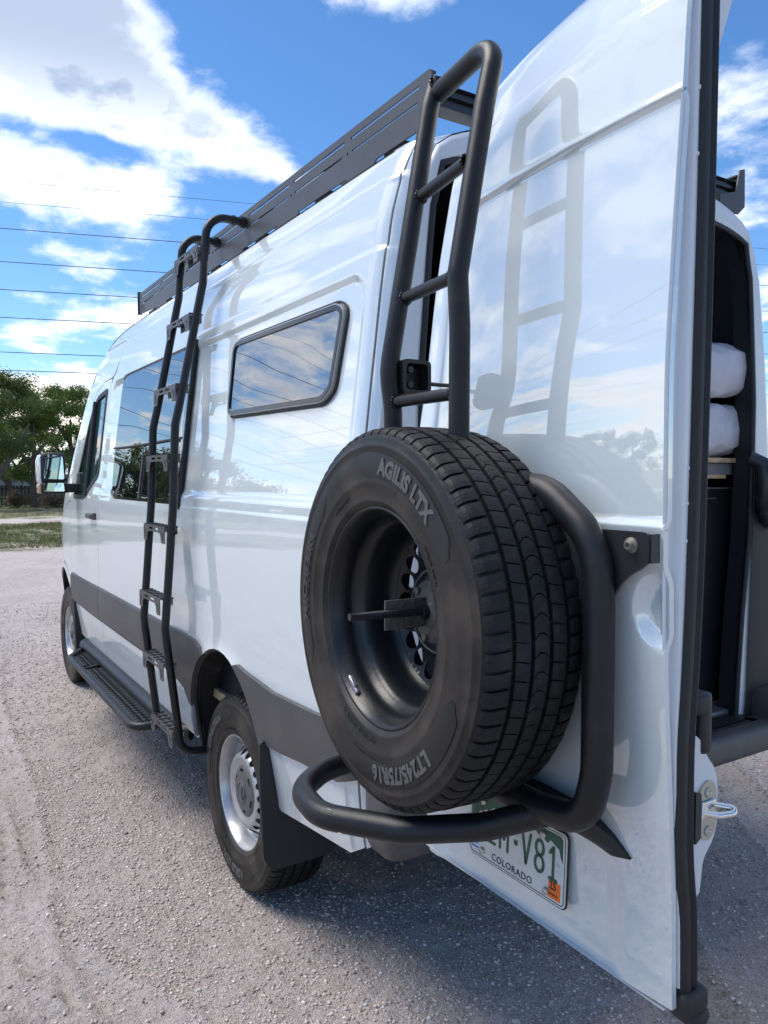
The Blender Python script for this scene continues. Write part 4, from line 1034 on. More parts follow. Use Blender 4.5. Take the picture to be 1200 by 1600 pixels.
mb = MB(); a_ = Vector((.75, .55, -.35)).normalized(); mb.lathe([(.0270, -.004), (.0287, -.002), (.0292, 0), (.0287, .002), (.0270, .004)], frame((-1.772, 1.045, .985), a_.orthogonal(), a_.cross(a_.orthogonal()), a_), 40); mb.build('weld_bead', 'tube', car)
for P in ([(-1.462, 1.3085, .9405), (-1.455, 1.3100, .9400), (-1.445, 1.3110, .9398), (-1.436, 1.3145, .9380)], [(-1.60, 1.2085, .9465), (-1.590, 1.217, .946)], [(-1.50, 1.305, .905), (-1.49, 1.309, .9035)]): mb = MB(); mb.tube(P, .0010, 5); mb.build('scratch', 'alu', car)
# side bracket bolted to the door edge
T = frame((0, 1.006, 0), (1, 0, 0), (0, 0, 1), (0, 1, 0)); T = Matrix(((1, 0, 0, 0), (0, 0, 1, 1.004), (0, 1, 0, 0), (0, 0, 0, 1)))
mb = MB(); bp = roundpoly([(-1.885, 1.552), (-2.016, 1.552), (-2.022, 1.546), (-2.022, 1.502), (-2.004, 1.488), (-1.985, 1.478), (-1.965, 1.462), (-1.945, 1.432), (-1.915, 1.44)], [.0, .004, .004, .004, .01, .012, .012, .0, .0], 4)
mb.prism(bp, -.003, .003, T)
mb.box((-2.026, .984, 1.500), (-2.021, 1.005, 1.549)); cb = mb.build('carrier_bracket', 'powder', car)
mb = MB(); mb.lathe([(.014, .0), (.014, .002), (.009, .002), (.009, .009), (.0075, .011), (.004, .011), (.0038, .006), (0, .006)], T @ Matrix.Translation((-1.985, 1.528, .003)), 20); mb.build('bracket_bolt', 'dirtymetal', cb)
# arms from the frame to the wheel centre
mb = MB(); mb.box((-1.92, 1.005, 1.325), (-1.30, 1.025, 1.375), .004); mb.box((-1.535, 1.003, 1.00), (-1.475, 1.022, 1.60), .004); mb.build('carrier_cross', 'powder', car)
# ================================================================== spare wheel (dished side outwards)
SC = Vector((-1.5036, 1.117, 1.350)); ph = -.039
ST = frame(SC, (-math.cos(ph), -math.sin(ph), 0), (0, 0, 1))
mb = MB()
mb.lathe([(.2280, .096), (.2275, .103), (.2240, .1065), (.2200, .104), (.2165, .094), (.2080, .080), (.2060, .060), (.2055, .045), (.1930, .035), (.1860, .026), (.1845, -.010), (.1845, -.030), (.178, -.044), (.172, -.050)], Tz, 120)
pf = spline([(.050, -.030), (.075, -.032), (.090, -.045), (.108, -.066), (.125, -.066), (.155, -.060), (.174, -.050)])
ring_holes(mb, Tz, pf, .050, .174, .146, .0198, 20, .004)
mb.lathe([(.172, -.05), (.20, -.075), (.21, -.11), (.226, -.118)], Tz, 60)
spare = mb.build('spare_wheel', 'rimblack', van); spare.matrix_local = ST @ Matrix.Diagonal((1.036, 1.036, 1.0, 1.0))
link(bpy.data.objects.new('tyre', TY_mesh), spare); link(bpy.data.objects.new('tyre_lettering', LET_mesh), spare)
mb = MB(); mb.lathe([(.0, -.022), (.030, -.022), (.032, -.026), (.048, -.026), (.052, -.030), (.066, -.030), (.068, -.036), (.082, -.040)], Tz, 48)
for k in range(6):
    a = 2*PI*k/6+.3; mb.cyl((.058*math.cos(a), .058*math.sin(a), -.034), (.058*math.cos(a), .058*math.sin(a), -.022), .0085, 8)
mb.lathe([(.084, -.045), (.088, -.038), (.093, -.045)], Tz, 40); mb.build('hub_plate', 'dirtymetal', spare)
mb = MB(); mb.cyl((.0, .0, -.03), (.0, .005, .168), .0075, 14)
for k in range(26): z = .055+k*.0043; mb.lathe([(.0073, z-.0012), (.0084, z), (.0073, z+.0012)], Matrix.Translation((0, .0045, 0)), 12)
mb.cyl((0, .0, -.024), (0, .0, -.008), .016, 6); mb.build('threaded_rod', 'rackdark', spare)
mb = MB(); mb.box((-.006, -.031, -.028), (-.001, .031, .082), .0015); mb.build('lock_tongue', 'dirtymetal', spare)
mb = MB(); mb.box((-.024, -.006, -.003), (.024, .006, .008), .0025); mb.box((-.010, -.010, .0), (.010, -.005, .010), .001)
w = mb.build('balance_weight', 'alu', spare); al = R(216); w.matrix_local = Matrix.Rotation(-al, 4, 'Z') @ Matrix.Translation((0, .2105, .088))

# ================================================================== inside the van
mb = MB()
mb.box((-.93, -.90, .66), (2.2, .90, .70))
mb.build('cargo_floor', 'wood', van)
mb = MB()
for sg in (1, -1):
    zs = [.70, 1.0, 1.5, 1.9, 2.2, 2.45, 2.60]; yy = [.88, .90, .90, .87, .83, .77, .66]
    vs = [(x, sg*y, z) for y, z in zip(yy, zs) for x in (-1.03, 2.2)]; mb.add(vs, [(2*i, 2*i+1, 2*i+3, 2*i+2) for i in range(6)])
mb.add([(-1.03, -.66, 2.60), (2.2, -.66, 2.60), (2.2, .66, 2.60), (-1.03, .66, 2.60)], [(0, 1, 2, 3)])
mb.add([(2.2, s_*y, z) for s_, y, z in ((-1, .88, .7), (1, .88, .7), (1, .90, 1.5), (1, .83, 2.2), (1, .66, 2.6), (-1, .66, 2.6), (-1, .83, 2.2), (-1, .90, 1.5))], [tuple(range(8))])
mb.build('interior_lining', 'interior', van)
# door-opening inner trim (dark) round the aperture
mb = MB(); n = len(INNR)
vs = []
for c, d in INNR: vs += [(-1.047, c, d), (-.97, c*1.01, d+.005)]
mb.add(vs, [(2*i, 2*i+1, 2*i+3, 2*i+2) for i in range(n-1)], True); mb.build('aperture_trim', 'black', van)
mb = MB(); mb.box((-1.03, -.72, .672), (-.95, .72, .718), .006); mb.box((-.95, -.80, .700), (-.93, .80, .722), .003); mb.build('door_sill', 'alu', van)
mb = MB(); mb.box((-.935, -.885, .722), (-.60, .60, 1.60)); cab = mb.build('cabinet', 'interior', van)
mb = MB(); mb.box((-.955, -.60, 1.640), (-.50, .75, 1.655)); mb.box((-.955, -.78, 1.640), (-.50, -.60, 1.655)); mb.build('shelf_edge', 'wood', cab)
mb = MB(); mb.box((-.945, -.84, 1.655), (-.50, .75, 1.70)); mb.build('shelf_box', 'interior_grey', cab)
mb = MB(); mb.box((-.942, -.86, 1.598), (-.936, .60, 1.6035)); mb.box((-.942, -.74, 1.558), (-.936, .60, 1.561)); mb.build('cabinet_reveal', 'alu', cab)
mb = MB(); T = frame((-.9355, -.628, 1.472), (0, -1, 0), (0, 0, 1), (-1, 0, 0)); mb.lathe([(.034, .0), (.034, .004), (.024, .004), (.022, -.01)], T, 30); mb.build('cutout_ring', 'wood', cab)
mb = MB(); T = frame((-.9355, -.618, 1.385), (0, -1, 0), (0, 0, 1), (-1, 0, 0)); mb.lathe([(.044, .0), (.042, .005), (.030, .007), (.0, .006)], T, 30); mb.build('round_hatch', 'rackdark', cab)
mb = MB(); mb.box((-.98, -.885, 1.703), (-.45, .80, 1.722), .002); mb.build('bed_shelf', 'wood', van)
mb = MB(); T = frame((-.70, 0, 0), (0, 1, 0), (0, 0, 1))
mb.prism([(-.62, 2.215), (-.79, 2.215), (-.75, 2.42), (-.55, 2.45), (.3, 2.45), (.3, 2.215)], -.01, .01, T); mb.prism([(-.83, 1.75), (-.81, 2.165), (.3, 2.165), (.3, 1.75)], -.01, .01, T); mb.build('window_cover', 'interior_grey', van)
# loom boot and black bodywork below the right hand light line
mb = MB(); mb.tube([(-1.06, -.775, 1.72), (-1.10, -.800, 1.70), (-1.11, -.803, 1.62), (-1.10, -.803, 1.55), (-1.10, -.84, 1.485), (-1.10, -.90, 1.46)], [.030]*6, 16)
for k in range(30):
    z = 1.50+.0065*k
    if z < 1.70: mb.lathe([(.029, -.0014), (.0325, 0), (.029, .0014)], Matrix.Translation((-1.106, -.803, z)), 16)
mb.build('cable_boot', 'rackdark', van)
mb = MB(); vs = []
zs = [.58, .64, .70, .80, 1.1, 1.44, 1.69]; yi = [-.67, -.74, -.765, -.775, -.785, -.795, -.797]
for z, y in zip(zs, yi): vs += [(-1.070, y, z), (-1.078, y-.04, z), (-1.070, -1.0, z)]
mb.add(vs, [(3*i+k, 3*i+k+1, 3*i+k+4, 3*i+k+3) for i in range(6) for k in range(2)], True); mb.build('corner_trim', 'black', van)

# ================================================================== pillows (lie on the shelf: things of their own)
def pillow(name, label, c, size, rot, seed, corner):
    rnd = random.Random(seed); nu, nv = 44, 32; vs = []; fs = []
    ph1, ph2, ph3 = [rnd.uniform(0, 6) for _ in range(3)]
    for s in (1, -1):
        for i in range(nu+1):
            for j in range(nv+1):
                u, v = -1+2*i/nu, -1+2*j/nv
                x = u*(1-.05*(1-v*v)*abs(u)**3); y = v*(1-.07*(1-u*u)*abs(v)**3)
                t = max(0, (1-abs(u)**3.2))**.22*max(0, (1-abs(v)**8))**.24
                e = 1-t
                w = .06*math.sin(7*u+5*v+ph1+1.5*math.sin(3*v))*t+.05*math.sin(19*v+6*u*u+ph2)*(.3+abs(u))*t+.10*math.sin(22*math.atan2(v, u)+ph3+2*u)*max(0, max(abs(u), abs(v))-.45)
                vs.append(Vector((x*size[0], y*size[1], s*size[2]*(t+w*s)+.02*math.sin(2.2*u+ph2)*size[2])))
    q = (nu+1)*(nv+1)
    for s in (0, 1):
        for i in range(nu):
            for j in range(nv):
                a = s*q+i*(nv+1)+j; f = (a, a+1, a+nv+2, a+nv+1); fs.append(f if s else f[::-1])
    bm = bmesh.new()
    bv = [bm.verts.new(v) for v in vs]
    for f in fs: bm.faces.new([bv[i] for i in f])
    bmesh.ops.remove_doubles(bm, verts=bm.verts[:], dist=.0015); bmesh.ops.recalc_face_normals(bm, faces=bm.faces[:])
    me = bpy.data.meshes.new(name); bm.to_mesh(me); bm.free(); me.polygons.foreach_set('use_smooth', [True]*len(me.polygons)); me.materials.append(M['fabric'])
    o = link(bpy.data.objects.new(name, me)); o.location = c; o.rotation_euler = rot; tag(o, label, 'pillow', 'pillows stacked on the shelf in the van')
    return o
pillow('pillow', 'white cotton pillow resting directly on the wooden shelf edge, lower of the two', (-.790, -.525, 1.835), (.225, .375, .108), (R(2), R(4), R(3)), 2, 0)
pillow('pillow', 'white cotton pillow on top of the other one with its corner pointing up', (-.785, -.515, 2.056), (.220, .368, .108), (R(-7), R(-6), R(-5)), 9, 1)

# ================================================================== GROUND
rng = np.random.default_rng(11)
def vnoise(x, y, cell, seed):
    r = np.random.default_rng(seed); n = 256; g = r.random((n, n)); u = x/cell; v = y/cell
    i = np.floor(u).astype(int); j = np.floor(v).astype(int); fu = u-i; fv = v-j; fu = fu*fu*(3-2*fu); fv = fv*fv*(3-2*fv)
    a = g[i % n, j % n]; b = g[(i+1) % n, j % n]; c = g[i % n, (j+1) % n]; d = g[(i+1) % n, (j+1) % n]
    return (a*(1-fu)+b*fu)*(1-fv)+(c*(1-fu)+d*fu)*fv-.5
TRACKS = [((-1.6, 1.15), (2.2, 2.6), .20), ((-1.2, 1.9), (6, 3.6), .22), ((-2.4, 1.55), (5.5, 2.15), .24), ((-2.6, 1.95), (5.0, 1.45), .22), ((-1.8, .2), (3.5, -3.2), .24), ((-2.0, -.5), (3.0, -4.0), .24), ((-3.0, 2.6), (9, 2.9), .24)]
def tm(x, y):
    o = np.zeros_like(x)
    for k, ((x0, y0), (x1, y1), w) in enumerate(TRACKS):
        L = math.hypot(x1-x0, y1-y0); ux, uy = (x1-x0)/L, (y1-y0)/L; s = (x-x0)*ux+(y-y0)*uy; d = -(x-x0)*uy+(y-y0)*ux+.05*np.sin(s*1.3+k)
        o = np.maximum(o, (np.abs(d) < w*.46)*(s > 0)*(s < L)*1.0)
    return o
def gh(x, y):
    h = .020*vnoise(x, y, 1.3, 1)+.012*vnoise(x, y, .45, 2)+.008*vnoise(x, y, .17, 3)+.006*vnoise(x, y, .07, 4)+.006*vnoise(x, y, .034, 5)
    for k, ((x0, y0), (x1, y1), w) in enumerate(TRACKS):
        L = math.hypot(x1-x0, y1-y0); ux, uy = (x1-x0)/L, (y1-y0)/L; s = (x-x0)*ux+(y-y0)*uy; d = -(x-x0)*uy+(y-y0)*ux+.05*np.sin(s*1.3+k)
        m = np.clip(1-(np.abs(d)/(w/2))**6, 0, 1)*np.clip(s/.3, 0, 1)*np.clip((L-s)/.5, 0, 1)*(.72+.28*np.sign(vnoise(x, y, .8, 20+k)+.12))
        m = np.clip(m, 0, 1)
        lug = np.clip(2.2*np.sin((s+.45*np.abs(d))*2*PI/.078), -1, 1)*np.where(np.abs(d) > w*.18, 1, .25); rib = np.cos(d*2*PI/.070)
        h = h+m*(-.016+.010*lug+.007*rib)+.016*np.exp(-((np.abs(d)-w*.56)/.025)**2)*np.clip(m*0+np.clip(s/.3, 0, 1)*np.clip((L-s)/.5, 0, 1), 0, 1)
    st = x*.32+y; h = h+.010*vnoise(st*1.0, (x-.32*y)*.09, .05, 40)*np.clip(vnoise(x, y, 1.1, 41)+.35, 0, 1)
    near = np.zeros_like(x)
    for cx, cy in ((0, .85), (0, -.85), (3.665, .85), (3.665, -.85)):
        r = np.hypot((x-cx)/1.2, (y-cy)/.8); near = np.maximum(near, np.exp(-(r/.22)**2))
    return h*(1-near)-.006*near
def ground():
    xs = np.unique(np.concatenate([np.arange(-3.2, -1.8, .04), np.arange(-1.8, 2.6, .015), np.arange(2.6, 10.0, .045), np.arange(10.0, 34.0, .16)])); ys = np.concatenate([np.arange(-12, -4.4, .12), np.arange(-4.4, .2, .030), np.arange(.2, 2.7, .015), np.arange(2.7, 4.2, .03), np.arange(4.2, 12, .12)])
    X, Y = np.meshgrid(xs, ys, indexing='ij'); Z = gh(X, Y)
    fade = np.clip((X-xs[0])/.4, 0, 1)*np.clip((xs[-1]-X)/1.5, 0, 1)*np.clip((Y-ys[0])/.4, 0, 1)*np.clip((ys[-1]-Y)/.4, 0, 1); Z = Z*fade
    nx, ny = X.shape; V = np.stack([X, Y, Z], 2).reshape(-1, 3)
    idx = np.arange(nx*ny).reshape(nx, ny); F = np.stack([idx[:-1, :-1], idx[1:, :-1], idx[1:, 1:], idx[:-1, 1:]], 2).reshape(-1, 4)
    x0, x1, y0, y1 = xs[0], xs[-1], ys[0], ys[-1]; B = 900
    o = len(V); ex = np.array([(x0, y0, 0), (x1, y0, 0), (x1, y1, 0), (x0, y1, 0), (-B, -B, 0), (B, -B, 0), (B, B, 0), (-B, B, 0)], float)
    V = np.concatenate([V, ex]); F2 = np.array([(o+4, o+5, o+1, o), (o+5, o+6, o+2, o+1), (o+6, o+7, o+3, o+2), (o+7, o+4, o, o+3)]); F = np.concatenate([F, F2])
    me = bpy.data.meshes.new('gravel_ground'); me.vertices.add(len(V)); me.vertices.foreach_set('co', V.ravel()); me.loops.add(F.size); me.loops.foreach_set('vertex_index', F.ravel())
    me.polygons.add(len(F)); me.polygons.foreach_set('loop_start', np.arange(0, F.size, 4)); me.polygons.foreach_set('loop_total', np.full(len(F), 4)); me.polygons.foreach_set('use_smooth', np.ones(len(F), bool)); me.update(); me.validate()
    m = bpy.data.materials.new('gravel'); m.use_nodes = True; t = m.node_tree; n = NT(t); b = t.nodes['Principled BSDF']; b.inputs['Roughness'].default_value = .9; b.inputs['Specular IOR Level'].default_value = .25
    geo = n.n('ShaderNodeNewGeometry').outputs['Position']
    nA = n.noise(geo, .9, 6, .6); nB = n.noise(geo, 14, 5, .65); nC = n.noise(geo, 130, 3, .6); vor = n.n('ShaderNodeTexVoronoi', {'Scale': 95.0, 'Vector': geo, 'Randomness': 1.0})
    vcol = n.n('ShaderNodeSeparateColor', {0: vor.outputs['Color']}).outputs[0]
    c = n.mix(n.ss(nA, .35, .68), (.515, .44, .39), (.64, .565, .515)); c = n.mix(n.ss(nB, .40, .68, 0, .5), c, (.37, .31, .28))
    c = n.mix(n.ss(vcol, .3, 1.0, 0.0, .6), c, (.66, .61, .585)); c = n.mix(n.ss(nC, .50, .64, 0, .6), c, (.22, .188, .170)); c = n.mix(n.ss(n.noise(geo, 240, 2, .5), .54, .64, 0, .7), c, (.76, .70, .66))
    sp = n.n('ShaderNodeSeparateXYZ', {0: geo}); wob = n.noise(geo, .35, 5, .6)
    px = n.m('ADD', sp.outputs[0], n.m('MULTIPLY', n.m('SUBTRACT', wob, .5), 9.0)); px = n.m('ADD', px, n.m('MULTIPLY', sp.outputs[1], -.10))
    g1 = n.m('MULTIPLY', n.ss(px, 16.2, 17.6), n.ss(px, 27.2, 26.2)); g2 = n.ss(px, 31.0, 32.2)
    gm = n.m('MAXIMUM', g1, g2); gn = n.noise(geo, 1.6, 6, .65); gm = n.m('MULTIPLY', gm, n.ss(gn, .36, .52, .25, 1.0))
    gc = n.mix(n.ss(n.noise(geo, 3.2, 5, .6), .38, .62), (.070, .098, .030), (.20, .19, .085)); c = n.mix(gm, c, gc); big = n.noise(geo, 2.2, 4, .6)
    t.links.new(c, b.inputs['Base Color'])
    hgt = n.m('ADD', n.m('ADD', n.m('MULTIPLY', nB, 1.6), n.m('MULTIPLY', big, 5.0)), n.m('ADD', n.m('MULTIPLY', n.noise(geo, 60, 5, .7), 1.3), n.m('MULTIPLY', n.noise(geo, 220, 3, .6), .55)))
    dist = n.n('ShaderNodeCameraData') if False else None
    bp = n.n('ShaderNodeBump', {'Strength': 1.0, 'Distance': .020, 'Height': hgt}); t.links.new(bp.outputs[0], b.inputs['Normal'])
    me.materials.append(m); o = link(bpy.data.objects.new('gravel_ground', me)); struct(o)
ground()
def icos():
    bm = bmesh.new(); bmesh.ops.create_icosphere(bm, subdivisions=1, radius=1); v = np.array([tuple(q.co) for q in bm.verts]); f = np.array([[q.index for q in g.verts] for g in bm.faces]); bm.free(); return v, f
def stones(name, n, s0, s1, base, region, seed, pw=2.2):
    r = np.random.default_rng(seed); V0, F0 = base; nv = len(V0)
    x = r.uniform(region[0], region[1], n); y = r.uniform(region[2], region[3], n)
    cl = vnoise(x, y, .35, 9)+.6*vnoise(x, y, .12, 10)+.28; keep = r.random(n) < np.clip(.45+1.7*cl, .05, 1)*(1-.82*tm(x, y)); x, y = x[keep], y[keep]; n = len(x)
    s = s0+(s1-s0)*r.random(n)**pw; z = gh(x, y)
    sc3 = np.stack([s*r.uniform(.75, 1.35, n), s*r.uniform(.7, 1.1, n), s*r.uniform(.45, .85, n)], 1)
    P = V0[None]*(1+r.uniform(-.28, .28, (n, nv, 3)))*sc3[:, None, :]
    a = r.uniform(0, 2*PI, n); t = r.normal(0, .35, n); ca, sa, ct, st = np.cos(a), np.sin(a), np.cos(t), np.sin(t)
    X, Y, Z = P[..., 0], P[..., 1], P[..., 2]; Y, Z = Y*ct[:, None]-Z*st[:, None], Y*st[:, None]+Z*ct[:, None]; X, Y = X*ca[:, None]-Y*sa[:, None], X*sa[:, None]+Y*ca[:, None]
    V = np.stack([X+x[:, None], Y+y[:, None], Z+(z+s*.22)[:, None]], 2).reshape(-1, 3); F = (F0[None]+np.arange(n)[:, None, None]*nv).reshape(-1, 3)
    me = bpy.data.meshes.new(name); me.vertices.add(len(V)); me.vertices.foreach_set('co', V.ravel()); me.loops.add(F.size); me.loops.foreach_set('vertex_index', F.ravel().astype(np.int32))
    me.polygons.add(len(F)); me.polygons.foreach_set('loop_start', np.arange(0, F.size, 3)); me.polygons.foreach_set('loop_total', np.full(len(F), 3)); me.update()
    at = me.attributes.new('tint', 'FLOAT', 'POINT'); at.data.foreach_set('value', np.repeat(r.random(n), nv))
    me.materials.append(STONE); o = link(bpy.data.objects.new(name, me)); return o
STONE = bpy.data.materials.new('gravel_stone'); STONE.use_nodes = True; _n = NT(STONE.node_tree); _b = STONE.node_tree.nodes['Principled BSDF']; _b.inputs['Roughness'].default_value = .8; _b.inputs['Specular IOR Level'].default_value = .3
_a = _n.n('ShaderNodeAttribute', attribute_name='tint').outputs['Fac']; _r = _n.n('ShaderNodeValToRGB', {0: _a}); cr = _r.color_ramp
cr.elements[0].color = (.25, .21, .19, 1); cr.elements[1].color = (.70, .65, .62, 1)
for p_, c_ in ((.22, (.38, .325, .295, 1)), (.62, (.51, .445, .41, 1)), (.86, (.54, .45, .39, 1)), (.93, (.57, .54, .52, 1))): e_ = cr.elements.new(p_); e_.color = c_
STONE.node_tree.links.new(_r.outputs[0], _b.inputs['Base Color'])
octa = (np.array([(1, 0, 0), (-1, 0, 0), (0, 1, 0), (0, -1, 0), (0, 0, 1), (0, 0, -1)], float), np.array([(0, 2, 4), (2, 1, 4), (1, 3, 4), (3, 0, 4), (2, 0, 5), (1, 2, 5), (3, 1, 5), (0, 3, 5)]))
cubo = (np.array([(x, y, z) for x in (-.8, .8) for y in (-.8, .8) for z in (-.8, .8)], float), np.array([(0, 1, 3), (0, 3, 2), (4, 6, 7), (4, 7, 5), (0, 4, 5), (0, 5, 1), (2, 3, 7), (2, 7, 6), (0, 2, 6), (0, 6, 4), (1, 5, 7), (1, 7, 3)]))
o = stones('loose_gravel', 115000, .0020, .0066, cubo, (-1.75, 2.6, -2.3, 2.3), 1, 2.6); tag(o, 'small loose gravel stones scattered all over the ground by the van', 'gravel', kind='stuff')
o = stones('fine_grit', 110000, .0016, .0036, octa, (-1.75, 2.4, -2.0, 2.3), 2, 1.5); tag(o, 'fine sandy grit between the gravel stones near the van', 'grit', kind='stuff')
o = stones('larger_stones', 420, .006, .014, icos(), (-1.7, 4.5, -3.2, 3.0), 3, 1.8); tag(o, 'bigger pebbles lying here and there on the gravel', 'pebbles', kind='stuff')
o = stones('far_gravel', 26000, .004, .011, octa, (2.4, 8.0, -2.0, 3.4), 4, 1.6); tag(o, 'gravel stones farther off beyond the front wheel', 'gravel', kind='stuff')
# grass tufts in the verge bands
def blades(name, n, bands, mat, h0, h1, seed, w=.010):
    r = np.random.default_rng(seed); xs = []; ys = []
    for x0, x1, y0, y1, k in bands:
        m = int(n*k); x = r.uniform(x0, x1, m); y = r.uniform(y0, y1, m); wob = vnoise(x, y, 2.4, 31)*2.2; c = vnoise(x, y, 1.1, 30)+.5*vnoise(x, y, .4, 33)
        edge = np.minimum(x-x0, x1-x)+wob; k_ = (c > -.10) & (edge > .35); xs.append(x[k_]); ys.append(y[k_])
    x = np.concatenate(xs); y = np.concatenate(ys); n = len(x); a = r.uniform(0, 2*PI, n); h = r.uniform(h0, h1, n); l = h*r.uniform(.2, .8, n)
    dx, dy = np.cos(a), np.sin(a); b = r.uniform(0, 2*PI, n); z = np.zeros(n)
    V = np.stack([np.stack([x-dx*w, y-dy*w, z], 1), np.stack([x+dx*w, y+dy*w, z], 1), np.stack([x+np.cos(b)*l, y+np.sin(b)*l, h], 1)], 1).reshape(-1, 3)
    F = np.arange(3*n).reshape(-1, 3); me = bpy.data.meshes.new(name); me.from_pydata(V.tolist(), [], F.tolist()); me.materials.append(M[mat]); return link(bpy.data.objects.new(name, me))
o = blades('verge_grass', 60000, [(16.5, 27.0, -7, 9, .7), (31.5, 46, -11, 14, .3)], 'grass', .04, .14, 5); tag(o, 'patchy green and straw coloured grass beyond the gravel lot', 'grass', kind='stuff')

# ================================================================== fence and trees
FX = 46.0
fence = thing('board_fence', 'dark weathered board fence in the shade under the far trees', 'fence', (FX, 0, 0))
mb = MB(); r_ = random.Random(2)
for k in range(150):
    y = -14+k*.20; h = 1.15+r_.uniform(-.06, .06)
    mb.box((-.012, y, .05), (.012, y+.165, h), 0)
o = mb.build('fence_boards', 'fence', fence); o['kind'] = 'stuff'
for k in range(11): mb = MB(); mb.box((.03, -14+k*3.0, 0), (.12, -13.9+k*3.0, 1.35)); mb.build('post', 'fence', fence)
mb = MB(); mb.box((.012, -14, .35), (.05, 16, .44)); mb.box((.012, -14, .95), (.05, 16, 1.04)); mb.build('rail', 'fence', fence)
def leaves_mesh(name, clumps, n, size, mat, seed):
    """clumps: (x, y, z, rx, ry, rz); many small leaf faces spread through each clump, thicker towards its shell"""
    r = np.random.default_rng(seed); C = np.array(clumps); wgt = C[:, 3]*C[:, 4]*C[:, 5]; idx = r.choice(len(C), n, p=wgt/wgt.sum())
    d = r.normal(0, 1, (n, 3)); d /= np.linalg.norm(d, axis=1)[:, None]; rad = r.random(n)**.42
    lump = 1+.28*np.sin(d[:, 0]*5+idx)+.22*np.sin(d[:, 1]*7+idx*2.1)*np.sin(d[:, 2]*6+idx)
    P = C[idx, :3]+d*(rad*lump)[:, None]*C[idx, 3:6]
    a = r.normal(0, 1, (n, 3)); a /= np.linalg.norm(a, axis=1)[:, None]; b = np.cross(a, r.normal(0, 1, (n, 3))); b /= np.linalg.norm(b, axis=1)[:, None]
    s = size*r.uniform(.5, 1.3, n)[:, None]; V = np.stack([P-a*s, P+b*s*.55, P+a*s, P-b*s*.55], 1).reshape(-1, 3); F = np.arange(4*n).reshape(-1, 4)
    me = bpy.data.meshes.new(name); me.vertices.add(4*n); me.vertices.foreach_set('co', V.ravel()); me.loops.add(4*n); me.loops.foreach_set('vertex_index', F.ravel()); me.polygons.add(n)
    me.polygons.foreach_set('loop_start', np.arange(0, 4*n, 4)); me.polygons.foreach_set('loop_total', np.full(n, 4)); me.update(); me.materials.append(M[mat]); return me
def tree(name, label, loc, limbs, clumps, n, size, mat, seed, group=None, cat='tree'):
    t = thing(name, label, cat, loc, group); mb = MB()
    for pts, r0, r1 in limbs: k = len(pts); mb.tube(pts, [r0+(r1-r0)*i/(k-1) for i in range(k)], 10)
    mb.build('trunk', 'bark', t); link(bpy.data.objects.new('crown', leaves_mesh('crown', clumps, n, size, mat, seed)), t); return t
def mk_clumps(seed, w, h, z0, n):
    r = random.Random(seed); c = []
    for k in range(n):
        u = r.uniform(-1, 1); zz = z0+(h-z0)*r.random()**.8; q = math.sqrt(max(.08, 1-((zz-z0-(h-z0)*.45)/((h-z0)*.62))**2)); s = r.uniform(.13, .26)*w
        c.append((r.uniform(-.6, .6)*w*q, u*w*.82*q, min(zz, h-s*.55), s*1.1, s*1.2, s*.8))
    return c
# positions measured from the camera (az in degrees from +X, distance)
def pol(az, d): return (-2.871+d*math.cos(R(az)), 2.06+d*math.sin(R(az)), 0)
def limbs_for(seed, h, lean=0.0):
    r = random.Random(seed); L = [([(0, 0, 0), (.1, .1*lean, h*.18), (.1, .4*lean, h*.4), (.0, .6*lean, h*.75)], .30, .06)]
    for k in range(5):
        z = h*(.18+.09*k); a = r.uniform(-1, 1); s = (-1)**k; L.append(([(.08, .25*lean*z/h, z), (a*.8, s*h*.12, z+h*.14), (a*1.2, s*h*.22, z+h*.30)], .13, .03))
    return L
T1 = [((0, 0, 0), (0, .1, 1.2), (.1, .35, 2.5), (.0, .2, 4.2), (.1, .3, 6.2))]
tree('cottonwood_tree', 'big cottonwood at the left edge with a forked bare trunk', pol(-4.7, 43), [(T1[0], .34, .10), ([(0, .0, .9), (.1, -.7, 2.0), (.1, -1.6, 3.4), (.2, -2.0, 4.4)], .20, .06), ([(0, .2, 1.6), (0, .9, 3.2), (0, 1.6, 5)], .16, .05)],
     mk_clumps(21, 3.0, 6.9, 2.9, 26)+[(0, -.6, 6.5, .8, .9, .6), (0, .9, 7.3, .9, .9, .6)], 24000, .062, 'leafC', 21)
tree('leafy_tree', 'fresh green leafy tree standing between the cottonwood and the van mirror', pol(-7.6, 47), limbs_for(5, 6.2), mk_clumps(22, 2.7, 6.4, 1.5, 26)+[(0, .2, 6.1, .7, .8, .5)], 24000, .062, 'leafA', 22)
tree('leafy_tree', 'taller green tree right above the van mirror', pol(-9.9, 50), limbs_for(6, 6.8), mk_clumps(23, 2.5, 6.9, 1.6, 24)+[(0, -.4, 6.6, .8, .8, .6)], 23000, .062, 'leafA', 23)
tree('dark_tree', 'dark green tree half hidden by the front of the van', pol(-11.9, 54), limbs_for(7, 6.4), mk_clumps(24, 2.9, 6.8, 1.4, 26), 13000, .09, 'leafB', 24)
tree('dark_tree', 'dark dense tree filling the gap behind the lighter trees', pol(-6.0, 60), limbs_for(8, 6.2), mk_clumps(25, 3.4, 7.4, 1.2, 30), 14000, .10, 'leafB', 25)
tree('dark_tree', 'dark tree peeping over behind the left hand cottonwood', pol(-3.2, 52), limbs_for(9, 7.2), mk_clumps(26, 3.0, 8.4, 1.6, 28), 13000, .095, 'leafB', 26)
